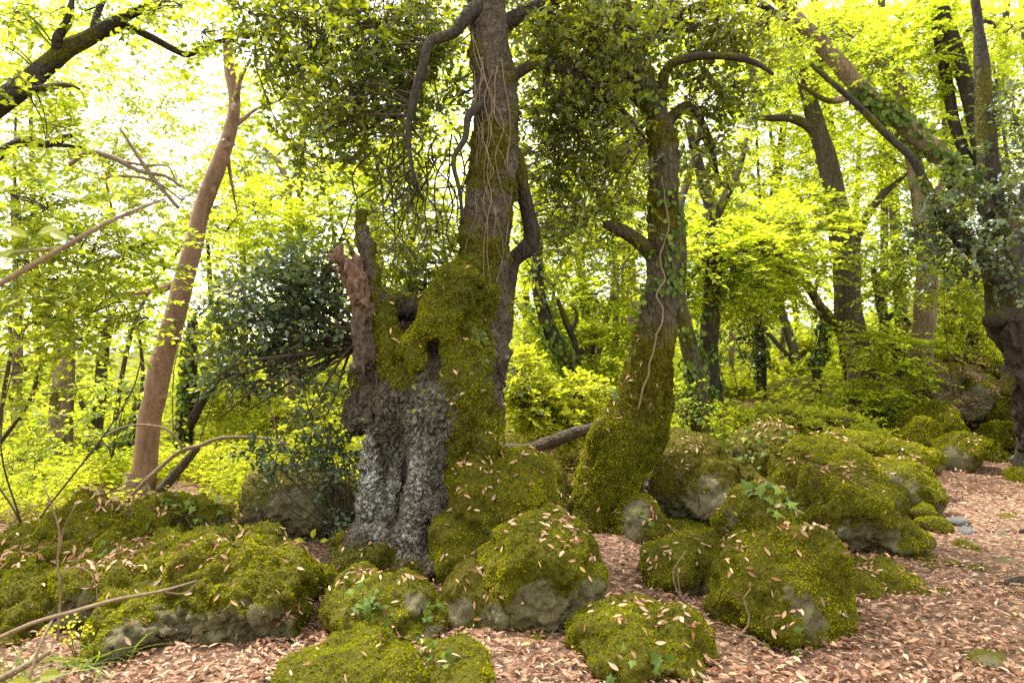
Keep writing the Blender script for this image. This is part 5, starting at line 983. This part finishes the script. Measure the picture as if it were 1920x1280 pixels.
sprout('small leafy sprout at the left flank of the ancient trunk', OAK, 705, 745, 16, .12, .034, 'ivy')
V, F, N_, D, o = [v for q, v in ROCKS.items() if q.startswith('rock capped with dry')][0]
df = thing('dry_fern', (o.location.x, o.location.y, o.location.z + .6), 'heap of drooping dry brown ferns on top of the slope rock', 'fern')
p, fn, _ = sample(V, F, 90, sstep(N_[:, 2], .1, .6))
for i in range(90):
    dd = np.array([(p[i][0] - o.location.x) * 1.6, -.5 + .5 * rng.normal(), .1 + .2 * rng.normal()]) + rng.normal(size=3) * .35
    frond(p[i] + fn[i] * .03, dd, .34 + .2 * rng.random(), .07, 'fern' if (p[i][0] < o.location.x - .25 and rng.random() < .6) else 'dryfern', df, 9, .7 + .3 * rng.random())
def tuft(label, px, py, d, n, h, spread):
    b = P(px, py, d); b[2] = float(height(np.array([b[0]]), np.array([b[1]]))[0]); t = thing('grass_tuft', b, label, 'grass', 'grass tufts in the left foreground')
    A = b + rng.normal(size=(n, 3)) * np.array([.03, .03, 0]); dr = unit(np.stack([rng.normal(size=n) * spread, rng.normal(size=n) * spread, np.ones(n)], -1)); Ls = h * (.6 + .6 * rng.random(n)); sd = unit(np.cross(dr, rng.normal(size=(n, 3)))); Vs = []
    for tt, w in ((0, .004), (.4, .004), (.75, .003), (1, .0006)):
        c = A + dr * (Ls * tt)[:, None] + (dr * np.array([1, 1, 0])) * (Ls * tt * tt * .9)[:, None] - np.array([0, 0, 1]) * (Ls * tt * tt * .35)[:, None]; Vs += [c - sd * w, c + sd * w]
    V = np.stack(Vs, 1).reshape(-1, 3); tri = np.array([[0, 1, 3], [0, 3, 2], [2, 3, 5], [2, 5, 4], [4, 5, 7], [4, 7, 6]]); F = (np.arange(n)[:, None, None] * 8 + tri).reshape(-1, 3)
    obj('blades', V, F, M['grass'], t, attrs={'rnd': np.repeat(rng.random(n), 8)}, smooth=False, kind='stuff')
tuft('bushy grass tuft in the bottom left corner', 15, 1262, 3.1, 60, .26, .5)
tuft('grass tuft below the wide boulder', 205, 1240, 3.45, 26, .22, .5)
tuft('sparse grass blades beside the yellow flowers', 150, 1240, 3.4, 16, .2, .6)
fl = thing('yellow_flower_plant', P(140, 1235, 3.5), 'small plant with clusters of yellow flowers under the left mound', 'flower')
A = np.repeat(P(142, 1240, 3.5)[None], 9, 0); B = np.array([P(135 + 32 * rng.normal(), 1185 + 18 * rng.normal(), 3.45) for _ in range(9)]); V, F = strands(A, B, .002, .001, .1); obj('stems', V, F, M['grass'], fl, attrs={'rnd': np.full(len(V), .5)})
for b in B:
    n = 9; q = b + rng.normal(size=(n, 3)) * .016; L = leaves(q, rng.normal(size=(n, 3)), np.array([0, -1, .5]) + rng.normal(size=(n, 3)) * .5, .016, .014, 'q'); obj('flower_cluster', L[0], L[1], M['flower'], fl, attrs={'rnd': L[2]}, smooth=False, kind='stuff')
def big_leaves(name, label, foot, depth, items, mat, cat='plant'):
    t = thing(name, P(*foot, depth), label, cat)
    for (px, py, ln, ang, dd) in items:
        a = math.radians(ang); d = np.array([math.cos(a), -.25, math.sin(a)]); b = P(px, py, depth + dd)
        V, F = strands(P(*foot, depth)[None], b[None], .002, .0012, .1); obj('stalk', V, F, M['grass'], t, attrs={'rnd': np.full(len(V), .4)})
        L = leaves(b[None], d[None], np.array([[.1, -.7, .75]]), ln, ln * .62, 'm', .12, .15, np.array([.5 + .4 * rng.random()])); obj('leaf', L[0], L[1], M[mat], t, attrs={'rnd': L[2]}, smooth=False)
big_leaves('seedling', 'big pale leaves of a seedling close at the bottom left edge', (95, 1330), 2.3, [(75, 1268, .075, 15, 0), (60, 1285, .07, 160, 0), (90, 1290, .08, -5, -.05)], 'fresh', 'seedling')
big_leaves('near_leaves', 'blurred pale green leaves close to the lens at the left edge', (40, 490), 2.0, [(70, 440, .07, 20, 0), (50, 445, .06, 150, 0), (95, 435, .06, -20, .05), (30, 470, .06, 200, 0)], 'fresh', 'leaves')
big_leaves('seedling', 'fresh green seedling leaves between shrub rock and left mound', (590, 1035), 4.9, [(570, 1015, .07, 160, 0), (585, 1008, .07, 70, 0), (600, 1015, .06, 20, 0), (560, 1025, .05, 190, 0)], 'under', 'seedling')
